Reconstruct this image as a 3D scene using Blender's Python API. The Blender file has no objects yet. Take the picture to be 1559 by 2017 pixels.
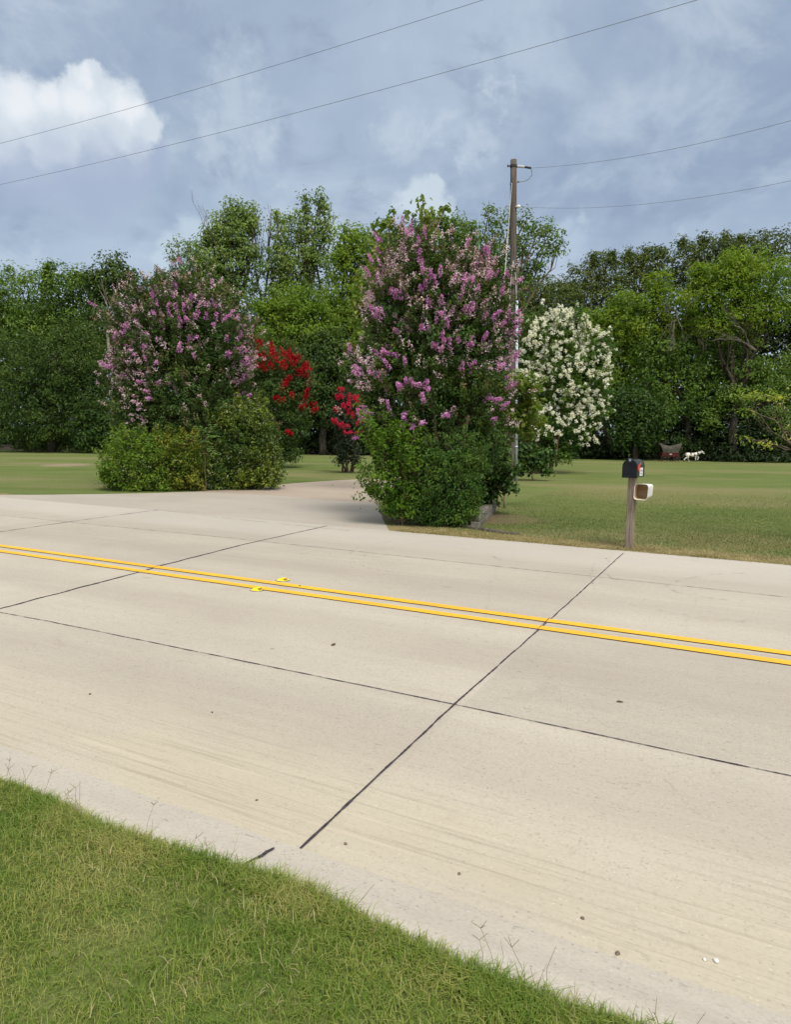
import bpy, math, random
import numpy as np
from mathutils import Vector, Matrix, noise

rng = np.random.default_rng(11)
random.seed(11)
scn = bpy.context.scene
COL = scn.collection
pi = math.pi

# ------------------------------------------------------------------ camera
FPX, CX, CY, CAMZ = 1323.0, 779.5, 1008.5, 1.6
PITCH, ROLL = math.atan((1008.5 - 856) / FPX), 0.0150
_F = Vector((0, math.cos(PITCH), -math.sin(PITCH)))
_R0 = Vector((1, 0, 0)); _U0 = Vector((0, math.sin(PITCH), math.cos(PITCH)))
_R = _R0 * math.cos(ROLL) + _U0 * math.sin(ROLL)
_U = -_R0 * math.sin(ROLL) + _U0 * math.cos(ROLL)
CAM = Vector((0, 0, CAMZ))


def D(px, py):
    return (_F * FPX + _R * (px - CX) + _U * (CY - py)).normalized()


def G(px, py, z=0.0):
    d = D(px, py)
    return CAM + d * ((z - CAMZ) / d.z)


def W(px, py, Y):
    d = D(px, py)
    return CAM + d * (Y / d.y)


cd = bpy.data.cameras.new('camera')
cam = bpy.data.objects.new('camera', cd)
COL.objects.link(cam)
M = Matrix((( _R.x, _U.x, -_F.x, CAM.x), (_R.y, _U.y, -_F.y, CAM.y), (_R.z, _U.z, -_F.z, CAM.z), (0, 0, 0, 1)))
cam.matrix_world = M
cd.sensor_fit = 'VERTICAL'
cd.sensor_height = 24.0
cd.lens = FPX / 2017.0 * 24.0
cd.clip_start = 0.05
cd.clip_end = 3000
scn.camera = cam

# ------------------------------------------------------------------ node helpers


def nd(t, typ, attrs=None, ins=None):
    n = t.nodes.new('ShaderNode' + typ)
    for k, v in (attrs or {}).items():
        setattr(n, k, v)
    if ins is not None:
        it = ins.items() if isinstance(ins, dict) else enumerate(ins)
        for k, v in it:
            if v is None:
                continue
            s = n.inputs[k]
            if isinstance(v, bpy.types.Node):
                t.links.new(v.outputs[0], s)
            elif isinstance(v, bpy.types.NodeSocket):
                t.links.new(v, s)
            else:
                if s.type == 'RGBA' and len(v) == 3:
                    v = (*v, 1)
                s.default_value = v
    return n


def mth(t, op, a, b=None, c=None, clamp=False):
    return nd(t, 'Math', {'operation': op, 'use_clamp': clamp}, [a, b, c])


def mix(t, f, a, b, mode='MIX'):
    return nd(t, 'MixRGB', {'blend_type': mode}, [f, a, b])


def noi(t, vec, scale, detail=3.0, rough=0.55, dist=0.0):
    return nd(t, 'TexNoise', {}, {'Vector': vec, 'Scale': scale, 'Detail': detail, 'Roughness': rough, 'Distortion': dist})


def ss(t, x, a, b, o0=0.0, o1=1.0):
    return nd(t, 'MapRange', {'interpolation_type': 'SMOOTHSTEP'}, [x, a, b, o0, o1])


def mapg(t, vec, scale=(1, 1, 1), rot=(0, 0, 0), loc=(0, 0, 0)):
    return nd(t, 'Mapping', {}, [vec, loc, rot, scale])


def newmat(name):
    m = bpy.data.materials.new(name)
    m.use_nodes = True
    t = m.node_tree
    t.nodes.clear()
    return m, t


def finish(m, t, shader):
    o = nd(t, 'OutputMaterial')
    t.links.new(shader.outputs[0], o.inputs[0])
    return m


def pbsdf(t, col, rough=0.6, spec=0.3, normal=None, metal=0.0):
    return nd(t, 'BsdfPrincipled', {}, {'Base Color': col, 'Roughness': rough, 'Specular IOR Level': spec, 'Normal': normal, 'Metallic': metal})


def simple(name, col, rough=0.6, spec=0.3, metal=0.0, var=0.25, scale=25.0, bump=0.0, col2=None, stretch=(1, 1, 1)):
    m, t = newmat(name)
    tc = nd(t, 'TexCoord')
    v = mapg(t, tc.outputs['Object'], stretch)
    n = noi(t, v, scale, 5, 0.6)
    c2 = col2 or tuple(x * (1 - var) for x in col)
    c1 = col if col2 else tuple(min(1, x * (1 + var * 0.6)) for x in col)
    f = ss(t, n, 0.35, 0.65)
    c = mix(t, f, c1, c2)
    nrm = nd(t, 'Bump', {}, {'Strength': bump, 'Distance': 0.01, 'Height': n}) if bump else None
    return finish(m, t, pbsdf(t, c, rough, spec, nrm, metal))


def leafmat(name, cols, transl=0.3, rough=0.45, spec=0.25, clump=0.8, tcol=1.4):
    """cols: three leaf tints of the kind, mixed per leaf and per spray."""
    m, t = newmat(name)
    g = nd(t, 'NewGeometry')
    tc = nd(t, 'TexCoord')
    n = noi(t, tc.outputs['Object'], clump, 2, 0.5)
    r = g.outputs['Random Per Island']
    a = mth(t, 'MULTIPLY', r, 0.55)
    b = mth(t, 'MULTIPLY_ADD', n, 1.5, -0.5)
    f = mth(t, 'ADD', a, b, clamp=True)
    rp = nd(t, 'ValToRGB', {}, [f])
    e = rp.color_ramp.elements
    e[0].position = 0.1; e[0].color = (*cols[0], 1)
    e[1].position = 0.9; e[1].color = (*cols[2], 1)
    k = e.new(0.5); k.color = (*cols[1], 1)
    p = pbsdf(t, rp, rough, spec)
    tr = nd(t, 'BsdfTranslucent', {}, {'Color': mix(t, 1.0, rp, (tcol, tcol, tcol * 0.5, 1), 'MULTIPLY')})
    ms = nd(t, 'MixShader', {}, [transl, p, tr])
    return finish(m, t, ms)


# ------------------------------------------------------------------ mesh helpers


def mesh_np(name, V, F, mat=None, parent=None, smooth=False, mats=None, mi=None):
    """V (n,3); F (m,k) array or list of arrays of equal-k faces."""
    me = bpy.data.meshes.new(name)
    Fs = F if isinstance(F, list) else [F]
    Fs = [np.asarray(f, dtype=np.int32) for f in Fs if len(f)]
    V = np.asarray(V, dtype=np.float32)
    me.vertices.add(len(V))
    me.vertices.foreach_set('co', V.ravel())
    tot = sum(f.size for f in Fs)
    npol = sum(len(f) for f in Fs)
    me.loops.add(tot)
    me.loops.foreach_set('vertex_index', np.concatenate([f.ravel() for f in Fs]))
    me.polygons.add(npol)
    st = []
    o = 0
    for f in Fs:
        st.append(o + np.arange(len(f)) * f.shape[1])
        o += f.size
    me.polygons.foreach_set('loop_start', np.concatenate(st).astype(np.int32))
    if mi is not None:
        me.polygons.foreach_set('material_index', np.asarray(mi, dtype=np.int32))
    me.polygons.foreach_set('use_smooth', np.full(npol, smooth, dtype=bool))
    me.update(calc_edges=True)
    for x in (mats or ([mat] if mat else [])):
        me.materials.append(x)
    ob = bpy.data.objects.new(name, me)
    COL.objects.link(ob)
    if parent is not None:
        ob.parent = parent
    return ob


class MB:
    def __init__(s):
        s.v = []; s.f = []; s.m = []; s.cur = 0

    def add(s, vs, fs):
        b = len(s.v)
        s.v.extend([tuple(v) for v in vs])
        for f in fs:
            s.f.append(tuple(i + b for i in f)); s.m.append(s.cur)

    def box(s, c, size, rot=None, taper=1.0, bev=0.0):
        hx, hy, hz = [q / 2 for q in size]
        c = Vector(c)
        if bev <= 0:
            prof = [(-hx, -hy), (hx, -hy), (hx, hy), (-hx, hy)]
        else:
            prof = [(-hx + bev, -hy), (hx - bev, -hy), (hx, -hy + bev), (hx, hy - bev), (hx - bev, hy), (-hx + bev, hy), (-hx, hy - bev), (-hx, -hy + bev)]
        n = len(prof)
        lay = [(-hz, 1.0), (hz, taper)] if bev <= 0 else [(-hz, 0.97), (-hz + bev, 1), (hz - bev, taper), (hz, taper * (1 - bev / max(hx, hy)))]
        vs = []
        for z, k in lay:
            for x, y in prof:
                p = Vector((x * k, y * k, z))
                if rot is not None:
                    p = rot @ p
                vs.append(c + p)
        fs = [tuple(range(n - 1, -1, -1)), tuple(range((len(lay) - 1) * n, len(lay) * n))]
        for l in range(len(lay) - 1):
            for i in range(n):
                j = (i + 1) % n
                fs.append((l * n + i, l * n + j, (l + 1) * n + j, (l + 1) * n + i))
        s.add(vs, fs)

    def tube(s, pts, rad, sides=6, cap=True, jit=0.0):
        pts = [Vector(p) for p in pts]
        n = len(pts)
        if not hasattr(rad, '__len__'):
            rad = [rad] * n
        up = Vector((0.13, 0.21, 1)).normalized()
        vs = []
        pu = None
        for i, p in enumerate(pts):
            d = (pts[min(i + 1, n - 1)] - pts[max(i - 1, 0)])
            if d.length < 1e-9:
                d = Vector((0, 0, 1))
            d.normalize()
            if pu is None:
                a = up if abs(d.dot(up)) < 0.95 else Vector((1, 0, 0))
                u = d.cross(a).normalized()
            else:
                u = (pu - d * pu.dot(d))
                u = u.normalized() if u.length > 1e-6 else d.orthogonal().normalized()
            pu = u
            w = d.cross(u)
            for k in range(sides):
                a = 2 * pi * k / sides
                r = rad[i] * (1 + random.uniform(-jit, jit))
                vs.append(p + (u * math.cos(a) + w * math.sin(a)) * r)
        fs = []
        for i in range(n - 1):
            for k in range(sides):
                j = (k + 1) % sides
                fs.append((i * sides + k, i * sides + j, (i + 1) * sides + j, (i + 1) * sides + k))
        if cap:
            fs.append(tuple(range(sides - 1, -1, -1)))
            fs.append(tuple(range((n - 1) * sides, n * sides)))
        s.add(vs, fs)

    def loft(s, rings, cap0=True, cap1=True):
        n = len(rings[0])
        vs = [v for r in rings for v in r]
        fs = []
        for i in range(len(rings) - 1):
            for k in range(n):
                j = (k + 1) % n
                fs.append((i * n + k, i * n + j, (i + 1) * n + j, (i + 1) * n + k))
        if cap0:
            fs.append(tuple(range(n - 1, -1, -1)))
        if cap1:
            fs.append(tuple(range((len(rings) - 1) * n, len(rings) * n)))
        s.add(vs, fs)

    def lump(s, c, r, seg=8, rings=5, sc=(1, 1, 1), jit=0.15):
        c = Vector(c)
        vs = [c + Vector((0, 0, -r * sc[2]))]
        for i in range(1, rings):
            th = -pi / 2 + pi * i / rings
            for k in range(seg):
                a = 2 * pi * k / seg
                q = r * (1 + random.uniform(-jit, jit))
                vs.append(c + Vector((math.cos(th) * math.cos(a) * q * sc[0], math.cos(th) * math.sin(a) * q * sc[1], math.sin(th) * q * sc[2])))
        vs.append(c + Vector((0, 0, r * sc[2])))
        fs = []
        for k in range(seg):
            j = (k + 1) % seg
            fs.append((0, 1 + j, 1 + k))
            for i in range(rings - 2):
                a = 1 + i * seg
                fs.append((a + k, a + j, a + seg + j, a + seg + k))
            a = 1 + (rings - 2) * seg
            fs.append((a + k, a + j, len(vs) - 1))
        s.add(vs, fs)

    def build(s, name, mat, parent=None, smooth=False, mats=None):
        me = bpy.data.meshes.new(name)
        me.from_pydata(s.v, [], s.f)
        for x in (mats or [mat]):
            me.materials.append(x)
        if mats:
            me.polygons.foreach_set('material_index', s.m)
        if smooth:
            me.polygons.foreach_set('use_smooth', [True] * len(me.polygons))
        me.update()
        ob = bpy.data.objects.new(name, me)
        COL.objects.link(ob)
        if parent is not None:
            ob.parent = parent
        return ob


def tag(o, label=None, cat=None, group=None, kind=None):
    if label: o['label'] = label
    if cat: o['category'] = cat
    if group: o['group'] = group
    if kind: o['kind'] = kind
    return o


def thing(name, loc, label, cat, rz=0.0, group=None):
    o = bpy.data.objects.new(name, None)
    COL.objects.link(o)
    o.empty_display_size = 0.2
    o.location = loc
    o.rotation_euler = (0, 0, rz)
    return tag(o, label, cat, group)


# ------------------------------------------------------------------ foliage


def unit(a):
    return a / np.maximum(np.linalg.norm(a, axis=1, keepdims=True), 1e-9)


def leaf_geo(C, N, L, asp=0.5, fold=0.18, droop=0.3, axis=None):
    n = len(C)
    N = unit(N)
    d = rng.normal(size=(n, 3)) if axis is None else axis + rng.normal(size=(n, 3)) * 0.5
    d[:, 2] -= droop
    d = unit(d - N * (d * N).sum(1, keepdims=True))
    s = np.cross(N, d)
    L = L[:, None]
    up = N * L * fold
    wj = asp * rng.uniform(0.8, 1.2, (n, 1))
    a = C - d * L * 0.5
    b = C + d * L * 0.5 - N * L * 0.08
    m = C - d * L * 0.05
    l = m + s * L * wj * 0.5 + up
    r = m - s * L * wj * 0.5 + up
    V = np.stack([a, r, b, l], 1).reshape(-1, 3)
    i = np.arange(n)[:, None] * 4
    F = np.concatenate([i + np.array([[0, 1, 2]]), i + np.array([[0, 2, 3]])], 1).reshape(-1, 3)
    return V, F


def blobs_w(px, Y, dz=0.9):
    """(px,py,rx,ry[,dY]) picture-plane lobes -> world ellipsoids standing at depth Y."""
    out = []
    for b in px:
        yy = Y + (b[4] if len(b) > 4 else 0.0)
        c = W(b[0], b[1], yy)
        k = yy / FPX
        rx, rz = b[2] * k, b[3] * k
        out.append((np.array(c), np.array([rx, (rx * 0.6 + rz * 0.4) * dz, rz])))
    return out


def crown_clusters(blobs, rc, dens=1.0, shell=0.5, low=0.55, lump=0.35):
    C, Nn = [], []
    for c, r in blobs:
        area = pi * (r[0] * r[2] + r[0] * r[1]) * 2.0
        n = max(5, int(dens * area / (rc * rc * 1.1)))
        d = unit(rng.normal(size=(n, 3)))
        keep = (d[:, 2] > -0.35) | (rng.random(n) < low)
        d = d[keep]
        n = len(d)
        lp = np.array([noise.noise(Vector(q * 2.2 + c)) for q in d])
        f = (shell + (1 - shell) * np.sqrt(rng.random(n))) * (1.0 + lump * lp)
        p = c + d * r * f[:, None]
        C.append(p); Nn.append(unit(d / r * r.mean()))
    C = np.concatenate(C); Nn = np.concatenate(Nn)
    k = C[:, 2] > 0.03
    return C[k], Nn[k]


def crown(blobs, L, rc, cov=3.0, dens=1.0, shell=0.5, low=0.55, asp=0.5, flat=0.65, droop=0.3, upb=0.6, twig=None, fill=0.12, lump=0.35):
    CC, CN = crown_clusters(blobs, rc, dens, shell, low, lump)
    area = sum(pi * r[0] * r[2] for c, r in blobs)
    tot = int(cov * 8 * area / (L * L) * 0.55)
    nc = len(CC)
    idx = rng.integers(0, nc, tot)
    g = unit(rng.normal(size=(tot, 3))) * (rng.random((tot, 1)) ** 0.42) * rc * 1.05
    size = rng.uniform(0.55, 1.4, nc)[idx][:, None]
    g *= size
    g[:, 2] *= flat
    P = CC[idx] + g
    N = CN[idx] * 0.55 + unit(g) * 0.55 + np.array([0, 0, upb * 0.75]) + rng.normal(size=(tot, 3)) * 0.30
    Ls = L * rng.uniform(0.6, 1.35, tot)
    nf = int(tot * fill)
    if nf:
        bi = rng.integers(0, len(blobs), nf)
        bc = np.array([b[0] for b in blobs])[bi]; br = np.array([b[1] for b in blobs])[bi]
        q = unit(rng.normal(size=(nf, 3))) * (rng.random((nf, 1)) ** 0.5) * 0.72
        P = np.concatenate([P, bc + q * br]); N = np.concatenate([N, rng.normal(size=(nf, 3))])
        Ls = np.concatenate([Ls, L * rng.uniform(1.0, 1.8, nf)])
    k = P[:, 2] > 0.015
    return P[k], N[k], Ls[k], CC


def limb(mb, a, b, r0, r1, seg=5, wob=0.06, sides=5, sag=0.0):
    a, b = Vector(a), Vector(b)
    ln = (b - a).length
    pts, rr = [], []
    for i in range(seg + 1):
        t = i / seg
        p = a.lerp(b, t)
        if 0 < i < seg:
            p += Vector((random.gauss(0, 1), random.gauss(0, 1), random.gauss(0, 0.5))) * ln * wob
        p.z += sag * math.sin(pi * t) * ln
        pts.append(p); rr.append(r0 + (r1 - r0) * t)
    mb.tube(pts, rr, sides)
    return pts


def make_shoots(blobs, n, ln, L, zmin=0.25):
    lo = min(c[2] - r[2] for c, r in blobs); hi = max(c[2] + r[2] for c, r in blobs)
    wt = np.array([r[0] * r[2] for c, r in blobs]); wt = wt / wt.sum()
    st, tp = [], []
    tries = 0
    while len(st) < n and tries < n * 60:
        tries += 1
        c, r = blobs[rng.choice(len(blobs), p=wt)]
        d = unit(rng.normal(size=(1, 3)))[0]
        if d[2] < -0.3:
            continue
        p = c + d * r * 0.85
        f = (p[2] - lo) / (hi - lo)
        if rng.random() > f * 1.1 + 0.15 or f < zmin * 0.5:
            continue
        if min(np.linalg.norm((p - c2) / r2) for c2, r2 in blobs) < 0.8:
            continue
        a = d * 0.75 + np.array([0, 0, 0.75]) + rng.normal(size=3) * 0.22
        a /= np.linalg.norm(a)
        st.append(p); tp.append(p + a * ln * rng.uniform(0.5, 1.35))
    st, tp = np.array(st), np.array(tp)
    m = max(10, int(ln / L * 9))
    i = np.repeat(np.arange(len(st)), m)
    t = rng.random(len(i))[:, None]
    P = st[i] + (tp - st)[i] * t + unit(rng.normal(size=(len(i), 3))) * L * (1.1 - 0.5 * t)
    N = rng.normal(size=(len(i), 3)) * 0.6 + np.array([0, 0, 0.7]) + unit((tp - st)[i]) * 0.2
    return st, tp, P, N, L * rng.uniform(0.6, 1.2, len(i))


def plant(name, label, cat, base, blobs, lm, L, rc, bark, stems=1, r=0.15, spread=0.15, twigs=5, group=None, leafname='crown', stemname='trunk', fork=0.35, shoots=None, **kw):
    base = Vector(base)
    root = thing(name, base, label, cat, group=group)
    P, N, Ls, CC = crown(blobs, L, rc, **kw)
    st = tp = []
    if shoots:
        st, tp, P2, N2, L2 = make_shoots(blobs, shoots[0], shoots[1], L)
        P = np.concatenate([P, P2]); N = np.concatenate([N, N2]); Ls = np.concatenate([Ls, L2])
    V, F = leaf_geo(P, N, Ls, kw.get('asp', 0.5), droop=kw.get('droop', 0.3))
    mesh_np(leafname, V - np.array(base), F, lm, root)
    mb = MB()
    cen = [Vector(b[0]) for b in blobs]
    top = max(c.z for c in cen)
    hubs = []
    for s in range(stems):
        o = Vector((random.uniform(-1, 1), random.uniform(-1, 1), 0)) * spread
        if stems == 1:
            o *= 0
        t0 = base + o + Vector((0, 0, -0.1))
        mid = Vector((sum(c.x for c in cen) / len(cen), sum(c.y for c in cen) / len(cen), 0))
        h = base + o + (mid - base) * 0.5 * fork + o * 1.5
        h.z = base.z + (top - base.z) * fork * random.uniform(0.8, 1.2)
        rr = r / math.sqrt(stems)
        limb(mb, t0, h, rr * 1.15, rr * 0.8, 5, 0.03, 8)
        hubs.append((h, rr * 0.75))
    for i, c in enumerate(cen):
        h, rr = min(hubs, key=lambda q: (q[0] - c).length + random.uniform(0, 0.4))
        e = c + Vector((0, 0, float(blobs[i][1][2]) * 0.45))
        pts = limb(mb, h, e, rr * random.uniform(0.55, 0.8), rr * 0.15, 6, 0.035, 6)
        rad = blobs[i][1]
        sel = [q for q in CC[rng.integers(0, len(CC), 40)] if np.all(np.abs(q - blobs[i][0]) < rad * 1.05)]
        for q in sel[:twigs]:
            limb(mb, pts[random.randint(2, 5)], q, rr * 0.22, rr * 0.05, 3, 0.06, 4)
    for a_, b_ in zip(st, tp):
        mb.tube([a_ - (b_ - a_) * 0.5, a_, b_], [L * 0.09, L * 0.07, L * 0.03], 3, False)
    mb.v = [tuple(Vector(v) - base) for v in mb.v]
    mb.build(stemname, bark, root, smooth=True)
    return root, (CC if not shoots else (st, tp))


def front(px, py, blobs, push=0.0):
    d = np.array(D(px, py)); o = np.array(CAM)
    best = None
    for c, r in blobs:
        a = d / r; b = (o - c) / r
        A = a @ a; B = 2 * a @ b; Cc = b @ b - 1
        q = B * B - 4 * A * Cc
        if q > 0:
            t = (-B - math.sqrt(q)) / (2 * A)
            if best is None or t < best[0]:
                best = (t, c)
    if best is None:
        t = min(((c - o) @ d for c, r in blobs), key=lambda t: min(np.linalg.norm((o + d * t - c) / r) for c, r in blobs))
        best = (t, None)
    return o + d * (best[0] - push)


def panicles(pos, axes, length, width, n, petal, cone=0.75):
    """ruffled flower cones: petals scattered on and inside a tapering cone about each axis."""
    V, F = [], []
    m = len(pos)
    A = unit(axes)
    ln = length * rng.uniform(0.65, 1.3, m); wd = width * rng.uniform(0.7, 1.3, m)
    T = unit(np.cross(A, rng.normal(size=(m, 3)))); B = np.cross(A, T)
    i = np.repeat(np.arange(m), n)
    t = rng.random(len(i)) ** 0.8
    th = rng.random(len(i)) * 2 * pi
    rr = wd[i] * (1 - cone * t) * (0.45 + 0.55 * rng.random(len(i)))
    o = T[i] * np.cos(th)[:, None] + B[i] * np.sin(th)[:, None]
    P = pos[i] + A[i] * (ln[i] * (t - 0.3))[:, None] + o * rr[:, None] + rng.normal(size=(len(i), 3)) * petal * 0.4
    N = o + A[i] * 0.5 + rng.normal(size=(len(i), 3)) * 0.5
    return leaf_geo(P, N, petal * rng.uniform(0.7, 1.3, len(i)), 0.9, 0.25, 0.0)


def join_geo(lst):
    V, F, o = [], [], 0
    for v, f in lst:
        V.append(v); F.append(f + o); o += len(v)
    return np.concatenate(V), np.concatenate(F)


# ------------------------------------------------------------------ materials
# leaf greens tuned by eye, blue cut in some to offset sky tint
LM = {}
LM['crape'] = leafmat('crape myrtle leaf', [(0.0272, 0.0623, 0.0129), (0.0510, 0.1063, 0.0188), (0.1018, 0.1467, 0.0258)], 0.22, clump=1.3)
LM['crape_far'] = leafmat('far crape leaf', [(0.0353, 0.0766, 0.0182), (0.0579, 0.1121, 0.0227), (0.1061, 0.1427, 0.0318)], 0.22, clump=1.0)  # leaf green for the crape myrtles farther back
LM['white_crape'] = leafmat('white crape leaf', [(0.0310, 0.0810, 0.0135), (0.0698, 0.1458, 0.0216), (0.1552, 0.2268, 0.0338)], 0.25, clump=1.0)
LM['small'] = leafmat('dark crape leaf', [(0.0182, 0.0338, 0.0182), (0.0286, 0.0468, 0.0234), (0.0494, 0.0598, 0.0286)], 0.2, clump=1.5)
LM['nandina'] = leafmat('bright nandina leaf', [(0.0606, 0.1242, 0.0130), (0.1211, 0.2145, 0.0238), (0.2221, 0.2935, 0.0432)], 0.32, clump=2.2)
LM['nandina_b'] = leafmat('green nandina leaf', [(0.0467, 0.1122, 0.0108), (0.0842, 0.1683, 0.0144), (0.1403, 0.2338, 0.0225)], 0.32, clump=2.2)
LM['nandina_dark'] = leafmat('dark nandina leaf', [(0.0370, 0.0865, 0.0171), (0.0658, 0.1385, 0.0248), (0.1232, 0.1922, 0.0285)], 0.22, clump=2.0)
LM['eleagnus'] = leafmat('yellow edged shrub leaf', [(0.0487, 0.1019, 0.0124), (0.1184, 0.1746, 0.0186), (0.3340, 0.3200, 0.0465)], 0.25, clump=1.6)
LM['holly'] = leafmat('glossy shrub leaf', [(0.0336, 0.0696, 0.0130), (0.0745, 0.1305, 0.0173), (0.2236, 0.2608, 0.0324)], 0.2, rough=0.35, spec=0.4, clump=1.0)
LM['vine'] = leafmat('vine leaf', [(0.0258, 0.0595, 0.0132), (0.0464, 0.0942, 0.0192), (0.0901, 0.1488, 0.0240)], 0.25, clump=2.0)
LM['redbud'] = leafmat('broad pale leaf', [(0.0805, 0.1430, 0.0180), (0.1380, 0.2090, 0.0320), (0.2415, 0.2860, 0.0600)], 0.4, clump=1.2)
LM['dark'] = leafmat('dark oak leaf', [(0.0334, 0.0651, 0.0145), (0.0574, 0.1033, 0.0206), (0.1006, 0.1493, 0.0266)], 0.2, clump=0.35)
LM['dark2'] = leafmat('dark cedar leaf', [(0.0634, 0.0972, 0.0290), (0.1024, 0.1439, 0.0370), (0.1609, 0.1906, 0.0475)], 0.2, clump=0.35)
LM['mid'] = leafmat('mid green leaf', [(0.0628, 0.1237, 0.0221), (0.1089, 0.1909, 0.0315), (0.1780, 0.2547, 0.0442)], 0.3, clump=0.35)
LM['olive'] = leafmat('olive green leaf', [(0.0820, 0.1501, 0.0406), (0.1503, 0.2319, 0.0569), (0.2732, 0.3411, 0.0932)], 0.3, clump=0.3)
LM['lime'] = leafmat('lime green leaf', [(0.0864, 0.1649, 0.0166), (0.1515, 0.2441, 0.0233), (0.2597, 0.3300, 0.0366)], 0.4, clump=0.35)
LM['fresh'] = leafmat('fresh green leaf', [(0.0854, 0.1655, 0.0206), (0.1519, 0.2441, 0.0267), (0.2470, 0.3308, 0.0411)], 0.35, clump=0.35)
LM['under'] = leafmat('shade darkened understorey leaf', [(0.0103, 0.0224, 0.0060), (0.0186, 0.0362, 0.0090), (0.0352, 0.0569, 0.0133)], 0.15, clump=0.5)  # greens darkened to stand in for the shade under the crowns
LM['weed'] = leafmat('weed leaf', [(0.05, 0.10, 0.018), (0.09, 0.14, 0.03), (0.15, 0.18, 0.05)], 0.3, clump=1.0)
LM['yellow'] = leafmat('yellow young leaf', [(0.10, 0.18, 0.025), (0.22, 0.30, 0.05), (0.55, 0.54, 0.12)], 0.4, clump=2.0)
LM['orchid'] = leafmat('orchid petal', [(0.44, 0.13, 0.42), (0.66, 0.27, 0.62), (0.82, 0.50, 0.76)], 0.3, 0.7, 0.1, 6.0, 1.0)
LM['bud'] = leafmat('fading blossom', [(0.44, 0.22, 0.32), (0.72, 0.48, 0.62), (0.90, 0.81, 0.82)], 0.3, 0.7, 0.1, 8.0, 1.0)
LM['rust'] = leafmat('russet seed head', [(0.085, 0.095, 0.030), (0.17, 0.14, 0.062), (0.32, 0.22, 0.15)], 0.2, 0.7, 0.1, 4.0, 1.0)
LM['red'] = leafmat('red petal', [(0.20, 0.004, 0.010), (0.40, 0.007, 0.020), (0.58, 0.025, 0.04)], 0.3, 0.7, 0.1, 3.0, 1.0)
LM['raspberry'] = leafmat('raspberry petal', [(0.50, 0.012, 0.05), (0.68, 0.025, 0.09), (0.80, 0.06, 0.15)], 0.3, 0.7, 0.1, 3.0, 1.0)
LM['cream'] = leafmat('cream petal', [(0.78, 0.77, 0.66), (0.89, 0.88, 0.81), (0.94, 0.93, 0.88)], 0.3, 0.7, 0.1, 3.0, 1.0)
BARK = simple('grey brown bark', (0.13, 0.10, 0.075), 0.9, 0.1, var=0.5, scale=6, bump=0.6, stretch=(1, 1, 0.25))
BARKD = simple('dark bark', (0.055, 0.045, 0.035), 0.9, 0.1, var=0.5, scale=6, bump=0.6, stretch=(1, 1, 0.25))
BARKC = simple('smooth tan bark', (0.17, 0.11, 0.075), 0.8, 0.15, var=0.45, scale=8, stretch=(1, 1, 0.2))
DEADB = simple('grey dead twig', (0.13, 0.115, 0.095), 0.9, 0.1, var=0.35, scale=8, stretch=(1, 1, 0.3))
DEAD = simple('bleached dead wood', (0.24, 0.21, 0.18), 0.9, 0.1, var=0.35, scale=8, stretch=(1, 1, 0.3))

# ------------------------------------------------------------------ road frame
_a, _b = G(88, 1095), G(1464, 1288)
RD = Vector((_b.x - _a.x, _b.y - _a.y, 0)).normalized()
RN = Vector((-RD.y, RD.x, 0))
RANG = math.atan2(RD.y, RD.x)


def ST(p):
    return Vector((p.x * RD.x + p.y * RD.y, p.x * RN.x + p.y * RN.y, p.z))


def XY(s, t, z=0.0):
    return Vector((RD.x * s + RN.x * t, RD.y * s + RN.y * t, z))


T0 = ST(G(590, 1678)).y
T1 = ST(G(1110, 1076)).y

TC = ST(G(779, 1190)).y
TN = ST(G(895, 1391)).y
SLAB = 4.66
SLAB0 = 20 - ST(G(1070, 1236)).x / SLAB

# ---- concrete


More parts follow.
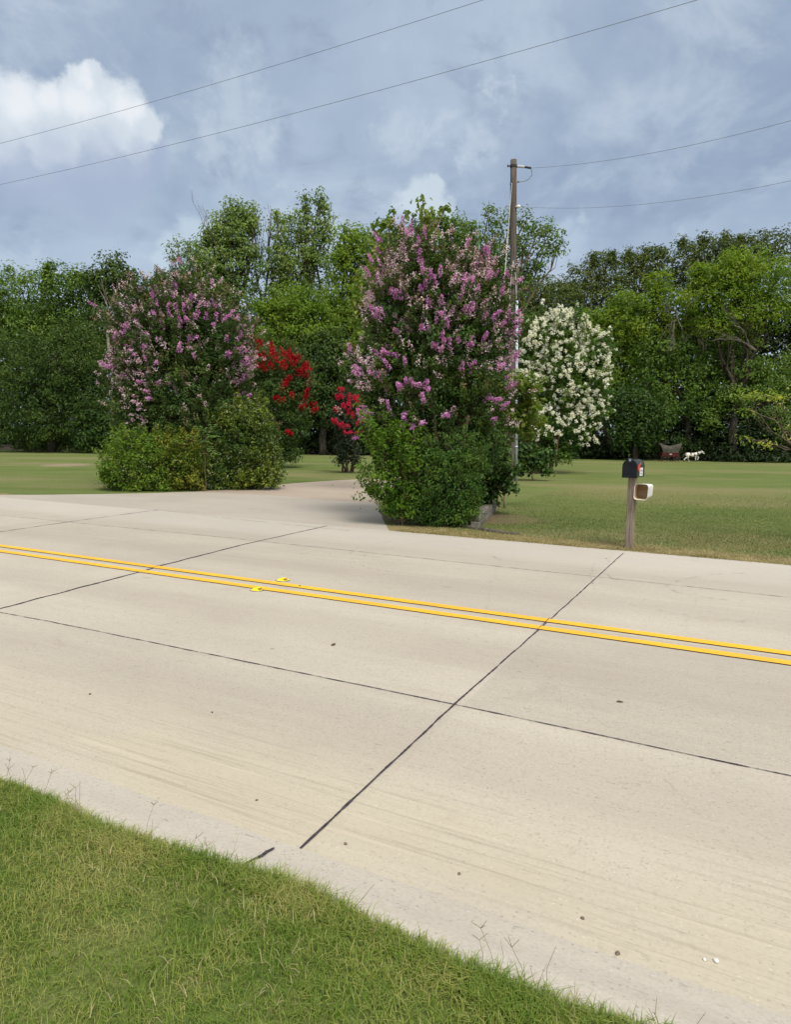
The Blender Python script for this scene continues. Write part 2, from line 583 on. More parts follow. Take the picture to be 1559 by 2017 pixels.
def concrete(name, c0, c1, c2, gutter=True):
    m, t = newmat(name)
    tc = nd(t, 'TexCoord')
    o = tc.outputs['Object']
    sx = nd(t, 'SeparateXYZ', {}, [o])
    big = noi(t, mapg(t, o, (0.45, 0.9, 1)), 1.0, 4, 0.6, 0.4)
    c = mix(t, ss(t, big, 0.3, 0.7), c0, c1)
    st = noi(t, mapg(t, o, (0.5, 9, 1)), 1.0, 4, 0.65)
    c = mix(t, ss(t, st, 0.45, 0.72, 0, 0.35), c, c2)
    fine = noi(t, o, 70, 3, 0.7)
    c = mix(t, ss(t, fine, 0.42, 0.70, 0, 0.42), c, tuple(x * 0.72 for x in c1))
    grit = nd(t, 'TexVoronoi', {}, {'Vector': o, 'Scale': 120.0})
    pit = noi(t, o, 16, 4, 0.75)
    pm = mth(t, 'MULTIPLY', ss(t, grit, 0.28, 0.12), ss(t, pit, 0.52, 0.66))
    spk = noi(t, mapg(t, o, (0.5, 1, 1)), 38, 3, 0.7)
    c = mix(t, ss(t, spk, 0.6, 0.72, 0, 0.35), c, (0.17, 0.145, 0.115))
    c = mix(t, mth(t, 'MULTIPLY', pm, 0.6), c, tuple(x * 0.4 for x in c1))
    stain = noi(t, mapg(t, o, (0.8, 1.4, 1)), 1.7, 5, 0.7, 1.0)
    c = mix(t, ss(t, stain, 0.56, 0.74, 0, 0.28), c, (0.27, 0.225, 0.175))
    dash = noi(t, mapg(t, o, (7, 34, 1)), 1.0, 3, 0.65)
    c = mix(t, mth(t, 'MULTIPLY', ss(t, dash, 0.66, 0.74), ss(t, pit, 0.44, 0.60)), c, (0.16, 0.135, 0.11))
    agg = nd(t, 'TexVoronoi', {}, {'Vector': o, 'Scale': 55.0})
    asep = nd(t, 'SeparateColor', {}, [agg.outputs['Color']])
    c = mix(t, mth(t, 'MULTIPLY', ss(t, agg, 0.34, 0.2), ss(t, asep.outputs[0], 0.80, 0.86, 0, 0.55)), c, (0.19, 0.165, 0.14))
    c = mix(t, mth(t, 'MULTIPLY', ss(t, agg, 0.30, 0.2), ss(t, asep.outputs[1], 0.88, 0.92, 0, 0.5)), c, (0.55, 0.51, 0.44))
    if gutter:
        # each slab was poured a little different; wheel paths are polished darker
        sl = nd(t, 'CombineXYZ', {}, [mth(t, 'FLOOR', mth(t, 'MULTIPLY_ADD', sx.outputs[0], 1 / SLAB, SLAB0)), mth(t, 'GREATER_THAN', sx.outputs[1], TC), mth(t, 'GREATER_THAN', sx.outputs[1], TN)])
        wn = nd(t, 'TexWhiteNoise', {}, {'Vector': sl})
        c = mix(t, 1.0, c, nd(t, 'CombineColor', {}, [mth(t, 'MULTIPLY_ADD', wn.outputs['Value'], 0.14, 0.93)] * 3), 'MULTIPLY')
        for tw in (TC - 1.0, TC - 2.55, TC + 1.0, TC + 2.55):
            dd = mth(t, 'ABSOLUTE', mth(t, 'ADD', mth(t, 'SUBTRACT', sx.outputs[1], tw), mth(t, 'MULTIPLY_ADD', big, 0.4, -0.2)))
            c = mix(t, ss(t, dd, 0.5, 0.1, 0, 0.22), c, (0.25, 0.21, 0.17))
        dr_ = nd(t, 'TexVoronoi', {}, {'Vector': mapg(t, o, (0.55, 1.3, 1)), 'Scale': 1.1})
        c = mix(t, ss(t, mth(t, 'ADD', dr_, mth(t, 'MULTIPLY', fine, 0.08)), 0.10, 0.04, 0, 0.4), c, (0.15, 0.125, 0.10))
        ck = nd(t, 'TexVoronoi', {'feature': 'DISTANCE_TO_EDGE'}, {'Vector': mix(t, 0.12, o, noi(t, o, 2.5, 4, 0.6).outputs['Color']), 'Scale': 0.33})
        cm = mth(t, 'MULTIPLY', ss(t, ck, 0.004, 0.001), ss(t, pit, 0.48, 0.62))
        c = mix(t, mth(t, 'MULTIPLY', cm, 0.2), c, (0.12, 0.10, 0.09))
        # worn drag-broom lines and pale silt along the kerb
        g = ss(t, sx.outputs[1], T0 + 1.15, T0 + 0.25)
        gw = noi(t, mapg(t, o, (0.4, 0.7, 1)), 1.6, 3, 0.6)
        g = mth(t, 'MULTIPLY', g, ss(t, gw, 0.25, 0.6))
        c = mix(t, mth(t, 'MULTIPLY', g, 0.45), c, (0.42, 0.37, 0.25))
        ln = noi(t, mapg(t, o, (0.7, 38, 1)), 1.0, 5, 0.75)
        c = mix(t, mth(t, 'MULTIPLY', g, ss(t, ln, 0.50, 0.62, 0, 0.38)), c, (0.20, 0.17, 0.13))
        lp = noi(t, mapg(t, o, (0.6, 30, 1), (0, 0, 0), (3, 9, 0)), 1.0, 4, 0.7)
        c = mix(t, mth(t, 'MULTIPLY', g, ss(t, lp, 0.55, 0.68, 0, 0.4)), c, (0.50, 0.45, 0.33))
        pale = ss(t, sx.outputs[1], T1 - 2.2, T1 - 0.6)
        c = mix(t, mth(t, 'MULTIPLY', pale, 0.45), c, (0.42, 0.39, 0.345))
    hb = mth(t, 'ADD', mth(t, 'MULTIPLY', fine, 0.5), mth(t, 'MULTIPLY', st, 0.5))
    b = nd(t, 'Bump', {}, {'Strength': 0.35, 'Distance': 0.004, 'Height': hb})
    return finish(m, t, pbsdf(t, c, 0.85, 0.25, b))


MROAD = concrete('road concrete', (0.415, 0.370, 0.300), (0.37, 0.327, 0.265), (0.45, 0.405, 0.333))
MAPRON = concrete('apron concrete', (0.375, 0.335, 0.28), (0.335, 0.298, 0.248), (0.41, 0.37, 0.315), False)
MDRIVE = concrete('driveway concrete', (0.36, 0.295, 0.23), (0.315, 0.255, 0.20), (0.39, 0.325, 0.26), False)
MCURB = concrete('kerb concrete', (0.46, 0.415, 0.345), (0.42, 0.375, 0.31), (0.50, 0.455, 0.385), False)
MTAR = simple('joint sealant', (0.045, 0.035, 0.042), 0.8, 0.3, var=0.4, scale=40)


def road_obj(name, mb, mat, label=None):
    o = mb.build(name, mat)
    o.rotation_euler = (0, 0, RANG)
    o['kind'] = 'structure'
    return o


def poly_st(mb, pts, z):
    mb.add([(p.x, p.y, z) for p in pts], [tuple(range(len(pts)))])


# road sheet
mb = MB()
edge = []
s = -160.0
while s < 90:
    st_ = 0.12 if -14 < s < 14 else 8.0
    edge.append((s, T1 + noise.noise(Vector((s * 1.3, 3, 0))) * 0.025 + noise.noise(Vector((s * 6, 9, 0))) * 0.012))
    s += st_
pts = [Vector((-160, T0 - 0.03, 0)), Vector((90, T0 - 0.03, 0))] + [Vector((a, b, 0)) for a, b in reversed(edge)]
poly_st(mb, pts, 0.010)
road_obj('road', mb, MROAD)

# apron that flares to the driveway
ap = [(-28, 975.6), (88, 975), (200, 973.5), (300, 971.5), (380, 969), (470, 973), (560, 978), (640, 985), (700, 989), (745, 993.5),
      (745.5, 999), (747.5, 1005), (748.5, 1011), (752.5, 1016), (753.5, 1022), (757, 1027), (758.5, 1032), (762, 1036), (763.5, 1041), (768, 1046)]
apw = [ST(G(x, y)) for x, y in ap]
last = apw[-1]
pts = apw + [Vector((last.x, T1 - 0.05, 0)), Vector((apw[0].x, T1 - 0.05, 0))]
mb = MB()
poly_st(mb, list(reversed(pts)), 0.006)
road_obj('driveway_apron', mb, MAPRON)
dv = [(380, 969), (450, 964.5), (520, 958), (580, 952), (660, 946.5), (740, 942.5), (800, 938), (860, 932), (930, 925), (980, 919)]
dv2 = [(985, 930), (930, 938), (870, 948), (800, 962), (760, 975), (746, 985), (745, 993.5), (700, 989), (640, 985), (560, 978), (470, 973)]
dw = [ST(G(x, y)) for x, y in dv + dv2]
mb = MB()
poly_st(mb, list(reversed(dw)), 0.004)
road_obj('driveway', mb, MDRIVE)


def ribbon(mb, pxs, w, z, jag=0.35, step=0.02, wfun=None):
    P = [ST(G(*q)) for q in pxs]
    L, R_ = [], []
    tot = 0
    for a, b in zip(P[:-1], P[1:]):
        d = b - a
        ln = d.length
        n = max(2, int(ln / (step if ln < 14 else 0.05)))
        dr = d.normalized()
        nn = Vector((-dr.y, dr.x, 0))
        for i in range(n + (b is P[-1])):
            p = a + d * (i / n)
            tot += ln / n
            ww = w * (1 + jag * noise.noise(Vector((tot * 9, w * 100, 1))) * 1.6 + jag * random.uniform(-0.5, 0.5))
            if wfun:
                ww *= wfun(tot)
            off = w * 0.5 * noise.noise(Vector((tot * 4, w * 77, 5)))
            L.append(p + nn * (ww / 2 + off)); R_.append(p - nn * (ww / 2 - off))
    n = len(L)
    mb.add([(p.x, p.y, z) for p in L] + [(p.x, p.y, z) for p in R_], [(i, n + i, n + i + 1, i + 1) for i in range(n - 1)])


def joint(pxs, w, z=0.014, jag=0.35, name='pavement_joint', mat=None, wfun=None):
    mb = MB()
    ribbon(mb, pxs, w, z, jag, wfun=wfun)
    return road_obj(name, mb, mat or MTAR)


bul = lambda t: 1.0 + max(0, noise.noise(Vector((t * 5.3, 7, 3))) - 0.3) * 1.6
joint([(592, 1677), (900, 1387), (1070, 1236), (1229, 1091)], 0.011, jag=0.4, wfun=bul)
joint([(-40, 1212), (88, 1178), (270, 1130), (325, 1114), (480, 1074)], 0.026, jag=0.35)
joint([(480, 1074), (645, 1037)], 0.018, jag=0.4)
joint([(-60, 1058), (88, 1036), (180, 1023), (312, 1005)], 0.014, jag=0.7)
joint([(-700, 1067), (-60, 1198), (88, 1225), (895, 1391), (1464, 1513), (1600, 1542), (2300, 1692)], 0.008, jag=0.55, wfun=bul, z=0.0145)
joint([(-600, 956), (-60, 1010), (150, 1031), (500, 1066), (1464, 1169), (1600, 1184), (2400, 1270)], 0.007, jag=0.7, z=0.0145)
joint([(312, 1005), (440, 1021), (690, 1047)], 0.006, jag=0.9, z=0.0135)

# faint tyre scuffs
mt, t = newmat('tyre scuff')
tc = nd(t, 'TexCoord')
n1 = noi(t, tc.outputs['Object'], 9, 4, 0.7)
f = mth(t, 'MULTIPLY', ss(t, n1, 0.45, 0.75), 0.30)
finish(mt, t, nd(t, 'MixShader', {}, [f, nd(t, 'BsdfTransparent'), pbsdf(t, (0.09, 0.08, 0.08), 0.9, 0.1)]))
for pl, w in [([(1172, 1110), (1163, 1135), (1170, 1158), (1200, 1180), (1260, 1198), (1340, 1212), (1470, 1228)], 0.03),
              ([(1200, 1105), (1190, 1125), (1205, 1142), (1260, 1150)], 0.03),
              ([(1470, 1130), (1390, 1135), (1340, 1145), (1312, 1155), (1330, 1168), (1390, 1180), (1470, 1186)], 0.05),
              ([(770, 1068), (715, 1076), (690, 1090), (697, 1108), (735, 1124), (790, 1130)], 0.03),
              ([(790, 1075), (735, 1085), (715, 1097), (730, 1112)], 0.025),
              ([(960, 1092), (985, 1104), (1040, 1112)], 0.03)]:
    joint(pl, w, 0.0125, 0.5, 'tyre_mark', mt)

# yellow centre lines
my, t = newmat('yellow road paint')
tc = nd(t, 'TexCoord')
n1 = noi(t, tc.outputs['Object'], 60, 4, 0.7)
n2 = noi(t, mapg(t, tc.outputs['Object'], (1, 6, 1)), 1.5, 3, 0.6)
c = mix(t, ss(t, n2, 0.35, 0.7), (0.74, 0.40, 0.022), (0.66, 0.35, 0.03))
c = mix(t, ss(t, n1, 0.56, 0.74, 0, 0.5), c, (0.45, 0.31, 0.12))
n3 = noi(t, tc.outputs['Object'], 7, 5, 0.75)
c = mix(t, ss(t, n3, 0.58, 0.72, 0, 0.45), c, (0.40, 0.30, 0.16))
finish(my, t, pbsdf(t, c, 0.7, 0.3))
for pair in [((88, 1089.5), (1464, 1278)), ((88, 1102), (1464, 1294))]:
    A, B = ST(G(*pair[0])), ST(G(*pair[1]))
    tt = (A.y + B.y) / 2
    mb = MB()
    top, bot = [], []
    s = -60.0
    while s < 30:
        top.append((s, tt + 0.052 + 0.004 * noise.noise(Vector((s * 7, tt, 0)))))
        bot.append((s, tt - 0.052 + 0.004 * noise.noise(Vector((s * 7, tt, 8)))))
        s += 0.06 if -14 < s < 8 else 3.0
    k = len(top)
    mb.add([(a, b, 0.019) for a, b in top] + [(a, b, 0.019) for a, b in bot], [(i, k + i, k + i + 1, i + 1) for i in range(k - 1)])
    road_obj('centre_line', mb, my)
    # cracks where the joints cross the paint
for a, b in [((1052, 1251), (1084, 1221)), ((270, 1130), (326, 1113))]:
    joint([a, b], 0.005, 0.0235, 0.9)

# ------------------------------------------------------------------ kerb and verge
prof = [(0.02, 0.004), (0.0, 0.013), (-0.06, 0.025), (-0.12, 0.044), (-0.18, 0.067), (-0.24, 0.088), (-0.32, 0.105), (-0.40, 0.108), (-0.42, 0.0)]
mb = MB()
rows = []
ss_ = list(np.arange(-6, 4, 0.1)); ss_ = [-160, -60, -20] + ss_ + [20, 90]
for s in ss_:
    rows.append([(s, T0 + a + 0.006 * noise.noise(Vector((s * 2, a * 20, 0))), max(0.004, b + 0.004 * noise.noise(Vector((s * 3, a * 30, 4))))) for a, b in prof])
k = len(prof)
mb.add([v for r in rows for v in r], [(i * k + j, i * k + j + 1, (i + 1) * k + j + 1, (i + 1) * k + j) for i in range(len(rows) - 1) for j in range(k - 1)])
o = road_obj('kerb', mb, MCURB)
o.data.polygons.foreach_set('use_smooth', [True] * len(o.data.polygons))
# kerb joint
a = ST(G(513, 1683, 0.105)); b = ST(G(541, 1664, 0.04))
mb = MB()
kj = [(-0.37, 0.113), (-0.32, 0.1105), (-0.26, 0.098), (-0.21, 0.0830), (-0.16, 0.0645), (-0.11, 0.0455), (-0.06, 0.030)]
vs = []
for i, (tt, zz) in enumerate(kj):
    x = a.x + (b.x - a.x) * i / 6 + 0.004 * math.sin(i * 2.1)
    w_ = 0.006 + 0.002 * math.sin(i * 1.7)
    vs += [(x - w_, T0 + tt, zz), (x + w_, T0 + tt, zz)]
mb.add(vs, [(2 * i, 2 * i + 1, 2 * i + 3, 2 * i + 2) for i in range(6)])
road_obj('kerb_joint', mb, MTAR)

# verge ground
def grassmat(name, cols, straw, near=True):
    m, t = newmat(name)
    tc = nd(t, 'TexCoord')
    o = tc.outputs['Object']
    n0 = noi(t, o, 3.0, 4, 0.6)
    n1 = noi(t, o, 22, 4, 0.7)
    c = mix(t, ss(t, n1, 0.35, 0.65), cols[0], cols[1])
    c = mix(t, ss(t, n0, 0.45, 0.7, 0, 0.6), c, straw)
    b = nd(t, 'Bump', {}, {'Strength': 0.8, 'Distance': 0.02, 'Height': n1})
    return finish(m, t, pbsdf(t, c, 0.9, 0.1, b))


MVERGE = grassmat('verge soil and thatch', [(0.055, 0.085, 0.018), (0.095, 0.13, 0.028)], (0.15, 0.15, 0.055))


def vz(s, t):
    return 0.112 + 0.03 * min(1, max(0, (T0 - 0.33 - t) / 0.5)) + 0.02 * noise.noise(Vector((s * 1.5, t * 1.5, 2)))


mb = MB()
ts = [T0 - 0.365 - 0.07 * i for i in range(34)] + [T0 - 4, T0 - 8, T0 - 40]
ss2 = [-160, -40, -12] + list(np.arange(-6, 4.01, 0.15)) + [10, 90]
vs = [(s, tt, vz(s, tt)) for s in ss2 for tt in ts]
k = len(ts)
mb.add(vs, [(i * k + j + 1, i * k + j, (i + 1) * k + j, (i + 1) * k + j + 1) for i in range(len(ss2) - 1) for j in range(k - 1)])
road_obj('verge', mb, MVERGE)


# ---- grass blades
def blades(S, T, Z, h, w, lean, name, mat, st=True, seg=True):
    n = len(S)
    th = rng.random(n) * 2 * pi
    d = np.stack([np.cos(th), np.sin(th), np.zeros(n)], 1)
    sd = np.stack([-np.sin(th), np.cos(th), np.zeros(n)], 1)
    B = np.stack([S, T, Z], 1)
    le = lean[:, None]; hh = h[:, None]; ww = w[:, None]
    m = B + d * hh * le * 0.35 + np.array([0, 0, 1.0]) * hh * 0.6
    tip = B + d * hh * le + np.array([0, 0, 1.0]) * hh * (1 - 0.35 * np.minimum(1, le))
    if seg:
        V = np.stack([B - sd * ww * 0.5, B + sd * ww * 0.5, m - sd * ww * 0.4, m + sd * ww * 0.4, tip], 1).reshape(-1, 3)
        i = np.arange(n)[:, None] * 5
        F = [np.concatenate([i, i + 1, i + 3, i + 2], 1), np.concatenate([i + 2, i + 3, i + 4], 1)]
    else:
        V = np.stack([B - sd * ww * 0.5, B + sd * ww * 0.5, tip], 1).reshape(-1, 3)
        i = np.arange(n)[:, None] * 3
        F = [np.concatenate([i, i + 1, i + 2], 1)]
    o = mesh_np(name, V, F, mat)
    o.rotation_euler = (0, 0, RANG)
    o['kind'] = 'stuff'
    return o


def blademat(name, cols, clump, transl=0.3):
    return leafmat(name, cols, transl, 0.5, 0.25, clump, 1.3)


MBLADE = blademat('verge grass blade', [(0.085, 0.155, 0.018), (0.155, 0.225, 0.030), (0.33, 0.315, 0.10)], 2.4)


def fbm(S, T, sc, seed):
    out = np.empty(len(S))
    for i, (a, b) in enumerate(zip(S, T)):
        out[i] = noise.noise(Vector((a * sc, b * sc, seed)))
    return out


n = 430000
EDGE = T0 - 0.335
S = rng.uniform(-5.0, 3.2, n); T = EDGE - 2.3 * rng.random(n)
T[:50000] = EDGE - np.abs(rng.normal(size=50000)) * 0.07
# ragged overgrown edge on the kerb
eo = fbm(np.round(S, 2), S * 0 + 1, 1.7, 4.0) * 0.07
T = np.where(T > EDGE - 0.12, T + eo, T)
dn = fbm(S, T, 5.0, 1.0)
k = (rng.random(n) < np.clip(0.95 + dn * 0.7, 0.55, 1)) | (T > EDGE - 0.12)
S, T = S[k], T[k]
n = len(S)
Z = np.array([vz(a, b) for a, b in zip(S, T)]) - 0.005
hv = fbm(S, T, 3.0, 7.0)
h = np.clip(0.033 + hv * 0.018 + rng.normal(size=n) * 0.008, 0.012, 0.075)
h = h * (1 + 0.35 * np.clip(1 - (EDGE - T) / 0.3, 0, 1))
blades(S, T, Z, h, rng.uniform(0.0016, 0.0032, n), rng.uniform(0.2, 1.4, n), 'verge_grass', MBLADE)
# straw litter in the verge
n = 9000
S = rng.uniform(-5, 3.2, n); T = T0 - 0.4 - 2.2 * rng.random(n)
k = fbm(S, T, 2.2, 12.0) > 0.05
S, T = S[k], T[k]; n = len(S)
Z = np.array([vz(a, b) for a, b in zip(S, T)]) + rng.uniform(0.008, 0.03, n)
MSTRAW = blademat('dry straw', [(0.20, 0.17, 0.07), (0.30, 0.26, 0.12), (0.42, 0.37, 0.20)], 3.0, 0.2)
blades(S, T, Z, rng.uniform(0.015, 0.035, n), rng.uniform(0.0015, 0.0028, n), rng.uniform(0.8, 2.2, n), 'dry_grass', MSTRAW)
# seed-head stalks along the kerb
mb = MB()
for i in range(110):
    s = random.uniform(-4.0, 2.6)
    tt = EDGE - abs(random.gauss(0, 0.08)) + 0.03
    hh = random.uniform(0.06, 0.15)
    b = Vector((s, tt, 0.09))
    dr = Vector((random.gauss(0, 0.4), random.gauss(0.15, 0.35), 1)).normalized()
    e = b + dr * hh
    mb.tube([b, b + dr * hh * 0.5 + Vector((random.gauss(0, 0.006), random.gauss(0, 0.006), 0)), e], [0.0009, 0.0008, 0.0006], 3, False)
    if random.random() < 0.6:
        for q in range(random.choice((3, 3, 4))):
            a = random.uniform(0, 2 * pi)
            fd = (dr * 0.7 + Vector((math.cos(a), math.sin(a), 0.1)) * 0.8).normalized()
            mb.tube([e, e + fd * random.uniform(0.02, 0.035)], [0.0010, 0.0007], 3, False)
o = mb.build('seed_grass', blademat('seed head', [(0.12, 0.12, 0.04), (0.19, 0.17, 0.07), (0.28, 0.23, 0.11)], 2.0, 0.1))
o.rotation_euler = (0, 0, RANG)
o['kind'] = 'stuff'

# ------------------------------------------------------------------ lawn ground
m, t = newmat('mown lawn')
geo = nd(t, 'NewGeometry')
o = geo.outputs['Position']
n0 = noi(t, mapg(t, o, (0.09, 0.26, 1)), 1.0, 4, 0.6)
n1 = noi(t, mapg(t, o, (0.5, 1.3, 1)), 1.0, 4, 0.65)
n2 = noi(t, o, 9, 5, 0.75)
n3 = noi(t, o, 45, 3, 0.7)
ro = mapg(t, o, (1, 1, 1), (0, 0, -0.42))
stp = noi(t, mapg(t, ro, (0.015, 0.55, 1), (0, 0, 0)), 1.0, 2, 0.5)
c = mix(t, ss(t, n1, 0.3, 0.7), (0.086, 0.126, 0.030), (0.132, 0.164, 0.046))
c = mix(t, ss(t, stp, 0.35, 0.65, 0, 0.5), c, (0.142, 0.176, 0.052))
c = mix(t, ss(t, n0, 0.44, 0.64, 0, 0.75), c, (0.205, 0.185, 0.088))
c = mix(t, ss(t, n2, 0.40, 0.70, 0, 0.45), c, (0.055, 0.072, 0.018))
c = mix(t, ss(t, n3, 0.5, 0.75, 0, 0.35), c, (0.24, 0.20, 0.09))
gw = G(1100, 1020)


def patch(c, px, py, r, col, amt, stretch=1.0):
    p = G(px, py)
    v = nd(t, 'VectorMath', {'operation': 'SUBTRACT'}, [o, tuple(p)])
    v = mapg(t, v.outputs[0], (1, 1 / stretch, 1))
    ln = nd(t, 'VectorMath', {'operation': 'LENGTH'}, [v])
    d = mth(t, 'ADD', ln.outputs['Value'], mth(t, 'MULTIPLY_ADD', n1, 1.4 * r, -0.7 * r))
    d = mth(t, 'ADD', d, mth(t, 'MULTIPLY_ADD', n2, 0.7 * r, -0.35 * r))
    return mix(t, ss(t, d, r * 1.05, r * 0.7, 0, amt), c, col)


c = patch(c, 985, 1022, 0.95, (0.135, 0.105, 0.055), 0.6)
c = patch(c, 850, 1018, 1.7, (0.14, 0.105, 0.065), 0.9)
c = patch(c, 130, 916, 1.0, (0.28, 0.21, 0.15), 0.7, 1.6)
c = patch(c, 1330, 975, 4.0, (0.22, 0.175, 0.085), 0.32, 0.9)
c = patch(c, 1440, 1065, 1.2, (0.2, 0.15, 0.07), 0.5)
c = patch(c, 370, 955, 2.6, (0.12, 0.09, 0.06), 0.85, 0.8)
# dry strip along the far road edge
tn = nd(t, 'VectorMath', {'operation': 'DOT_PRODUCT'}, [o, tuple(RN)])
d = mth(t, 'ADD', tn.outputs['Value'], mth(t, 'MULTIPLY_ADD', n2, 0.5, -0.25))
c = mix(t, ss(t, d, T1 + 0.85, T1 + 0.55, 0, 0.9), c, mix(t, n3, (0.30, 0.235, 0.12), (0.19, 0.155, 0.07)))
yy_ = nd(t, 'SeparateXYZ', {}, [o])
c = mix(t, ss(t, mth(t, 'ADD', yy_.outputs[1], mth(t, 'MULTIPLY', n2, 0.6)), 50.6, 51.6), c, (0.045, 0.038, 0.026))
bm_ = nd(t, 'Bump', {}, {'Strength': 0.7, 'Distance': 0.03, 'Height': mth(t, 'ADD', n2, n3)})
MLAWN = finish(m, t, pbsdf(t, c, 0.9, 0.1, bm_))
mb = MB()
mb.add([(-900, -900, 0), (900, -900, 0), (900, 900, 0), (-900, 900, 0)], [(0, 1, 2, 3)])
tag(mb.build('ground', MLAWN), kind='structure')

# short mown blades on the near lawn, and dry ones along the road edge
n = 230000
px = rng.uniform(740, 2050, n); Yd = rng.uniform(9.0, 21.0, n) ** 1.0
X = (px - CX) / FPX * Yd
Yw = Yd
sx_ = X * RD.x + Yw * RD.y; tx_ = X * RN.x + Yw * RN.y
k = (tx_ > T1 + 0.03) & (rng.random(n) < np.clip((21 - Yd) / 9, 0, 1))
drv = ST(G(766, 1046))
k &= ~((sx_ < drv.x + 0.35))
S, T = sx_[k], tx_[k]
n = len(S)
dry = (T < T1 + 0.72 + 0.15 * rng.normal(size=n))
bare = np.hypot(S - ST(G(985, 1022)).x, T - ST(G(985, 1022)).y) < 0.75
keep = ~(bare & (rng.random(n) < 0.85))
S, T, dry = S[keep], T[keep], dry[keep]
g = ~dry
MBL2 = blademat('lawn grass blade', [(0.080, 0.118, 0.026), (0.118, 0.148, 0.038), (0.22, 0.20, 0.085)], 0.35)
blades(S[g], T[g], np.zeros(g.sum()), rng.uniform(0.015, 0.04, g.sum()), rng.uniform(0.006, 0.012, g.sum()), rng.uniform(0.3, 1.5, g.sum()), 'lawn_grass', MBL2, seg=False)
n = 24000
S2 = rng.uniform(drv.x + 0.1, 13, n); T2 = T1 + np.abs(rng.normal(size=n)) * 0.35 - 0.035
MBL3 = blademat('roadside dry grass blade', [(0.15, 0.14, 0.045), (0.29, 0.24, 0.11), (0.42, 0.35, 0.19)], 2.0)
blades(np.concatenate([S[dry], S2]), np.concatenate([T[dry], T2]), np.zeros(dry.sum() + n) + 0.004, rng.uniform(0.015, 0.05, dry.sum() + n), rng.uniform(0.004, 0.010, dry.sum() + n), rng.uniform(0.4, 2.2, dry.sum() + n), 'roadside_grass', MBL3, seg=False)

# ------------------------------------------------------------------ flowering trees


def add_flowers(root, blobs, mat, spots, length, width, n, petal, name='blossom', axes_up=0.5, push=0.03, rnd=0, zmin=0.35, spread=0.0, tips=None, ctr=None):
    base = np.array(root.location)
    pos, ax = [], []
    cen = np.mean([b[0] for b in blobs], axis=0) if ctr is None else ctr
    for q in spots:
        for r in range(q[2] if len(q) > 2 else 1):
            j = spread * (1 if r else 0.25)
            p = front(q[0] + random.gauss(0, j), q[1] + random.gauss(0, j), blobs, push)
            a = (p - cen); a = a / np.linalg.norm(a)
            pos.append(p); ax.append(a * 0.8 + np.array([0, -0.25, axes_up]) + rng.normal(size=3) * 0.25)
    nt = 0
    if tips is not None:
        for a_, b_ in tips:
            pos.append(b_); ax.append((b_ - a_) / np.linalg.norm(b_ - a_) + rng.normal(size=3) * 0.15)
    nt = len(pos)
    if rnd:
        lo = min(b[0][2] - b[1][2] for b in blobs); hi = max(b[0][2] + b[1][2] for b in blobs)
        while len(pos) < nt + rnd:
            c, r = blobs[rng.integers(0, len(blobs))]
            d = unit(rng.normal(size=(1, 3)))[0]
            p = c + d * r * rng.uniform(0.92, 1.1)
            f = (p[2] - lo) / (hi - lo)
            if noise.noise(Vector(p * 1.1)) < rng.normal() * 0.18:
                continue
            if f < zmin * rng.uniform(0.7, 1.5) or rng.random() > f + 0.25:
                continue
            if min(np.linalg.norm((p - c2) / r2) for c2, r2 in blobs) < 0.8:
                continue
            a = (p - cen); a = a / np.linalg.norm(a)
            pos.append(p); ax.append(a * 0.7 + np.array([0, 0, axes_up]) + rng.normal(size=3) * 0.3)
    V, F = panicles(np.array(pos), np.array(ax), length, width, n, petal)
    return mesh_np(name, V - base, F, mat, root)


# --- the big orchid crape myrtle in the middle
B1 = blobs_w([(812, 548, 48, 60), (872, 595, 80, 70), (945, 605, 50, 62), (778, 620, 55, 62), (890, 680, 105, 85), (965, 690, 42, 85),
              (765, 715, 58, 60), (835, 770, 105, 80), (925, 780, 72, 85), (728, 755, 36, 50), (850, 845, 105, 60), (940, 850, 60, 55), (750, 840, 40, 45), (820, 505, 26, 30), (905, 548, 40, 40), (950, 545, 20, 34), (800, 875, 55, 45), (870, 900, 70, 50), (935, 895, 50, 45), (860, 950, 60, 50), (760, 850, 40, 40)], 12.7)
b1 = G(872, 1003)
b1 = Vector((W(872, 1000, 12.7).x, 12.7, 0))
crape1, CC1 = plant('crape_myrtle', 'tallest orchid pink flowering tree beside the driveway, in front of the utility pole', 'tree', b1, B1, LM['crape'], 0.066, 0.17, BARKC, stems=6, r=0.10, spread=0.22, twigs=7, cov=2.2, fork=0.42, low=0.75, fill=0.10, asp=0.52, lump=0.7, dens=0.7, shoots=(430, 0.46))
FL1 = [(810, 450), (812, 462), (827, 478), (825, 495), (824, 508), (831, 520), (920, 483), (961, 495), (960, 510), (950, 500), (726, 540), (752, 528), (893, 560), (866, 540),
       (850, 545), (858, 555), (830, 575), (838, 562), (845, 548), (780, 583), (790, 586), (800, 580), (772, 578), (915, 548), (912, 575), (918, 560), (990, 567), (960, 545), (915, 612), (928, 615), (922, 606), (950, 608),
       (745, 615), (733, 608), (752, 620), (740, 622), (785, 655), (832, 648), (872, 662), (862, 685), (855, 682), (875, 673), (868, 690), (903, 670), (888, 682), (930, 680), (925, 675),
       (1003, 632), (990, 640), (998, 625), (1005, 655), (1012, 700), (1016, 708), (984, 720), (708, 728), (705, 738), (745, 740), (757, 735), (765, 720), (750, 745), (735, 735), (790, 760), (788, 765), (800, 752),
       (840, 755), (842, 765), (828, 760), (811, 748), (818, 758), (835, 790), (832, 778), (875, 818), (880, 815), (833, 832), (795, 837), (812, 838), (800, 815), (798, 825), (816, 835), (715, 818), (722, 805), (712, 812),
       (720, 825), (730, 815), (705, 862), (1000, 765), (1008, 763), (992, 800), (978, 790), (970, 785), (930, 718), (955, 665), (880, 640), (800, 520), (782, 700), (906, 590), (870, 600), (845, 600)]
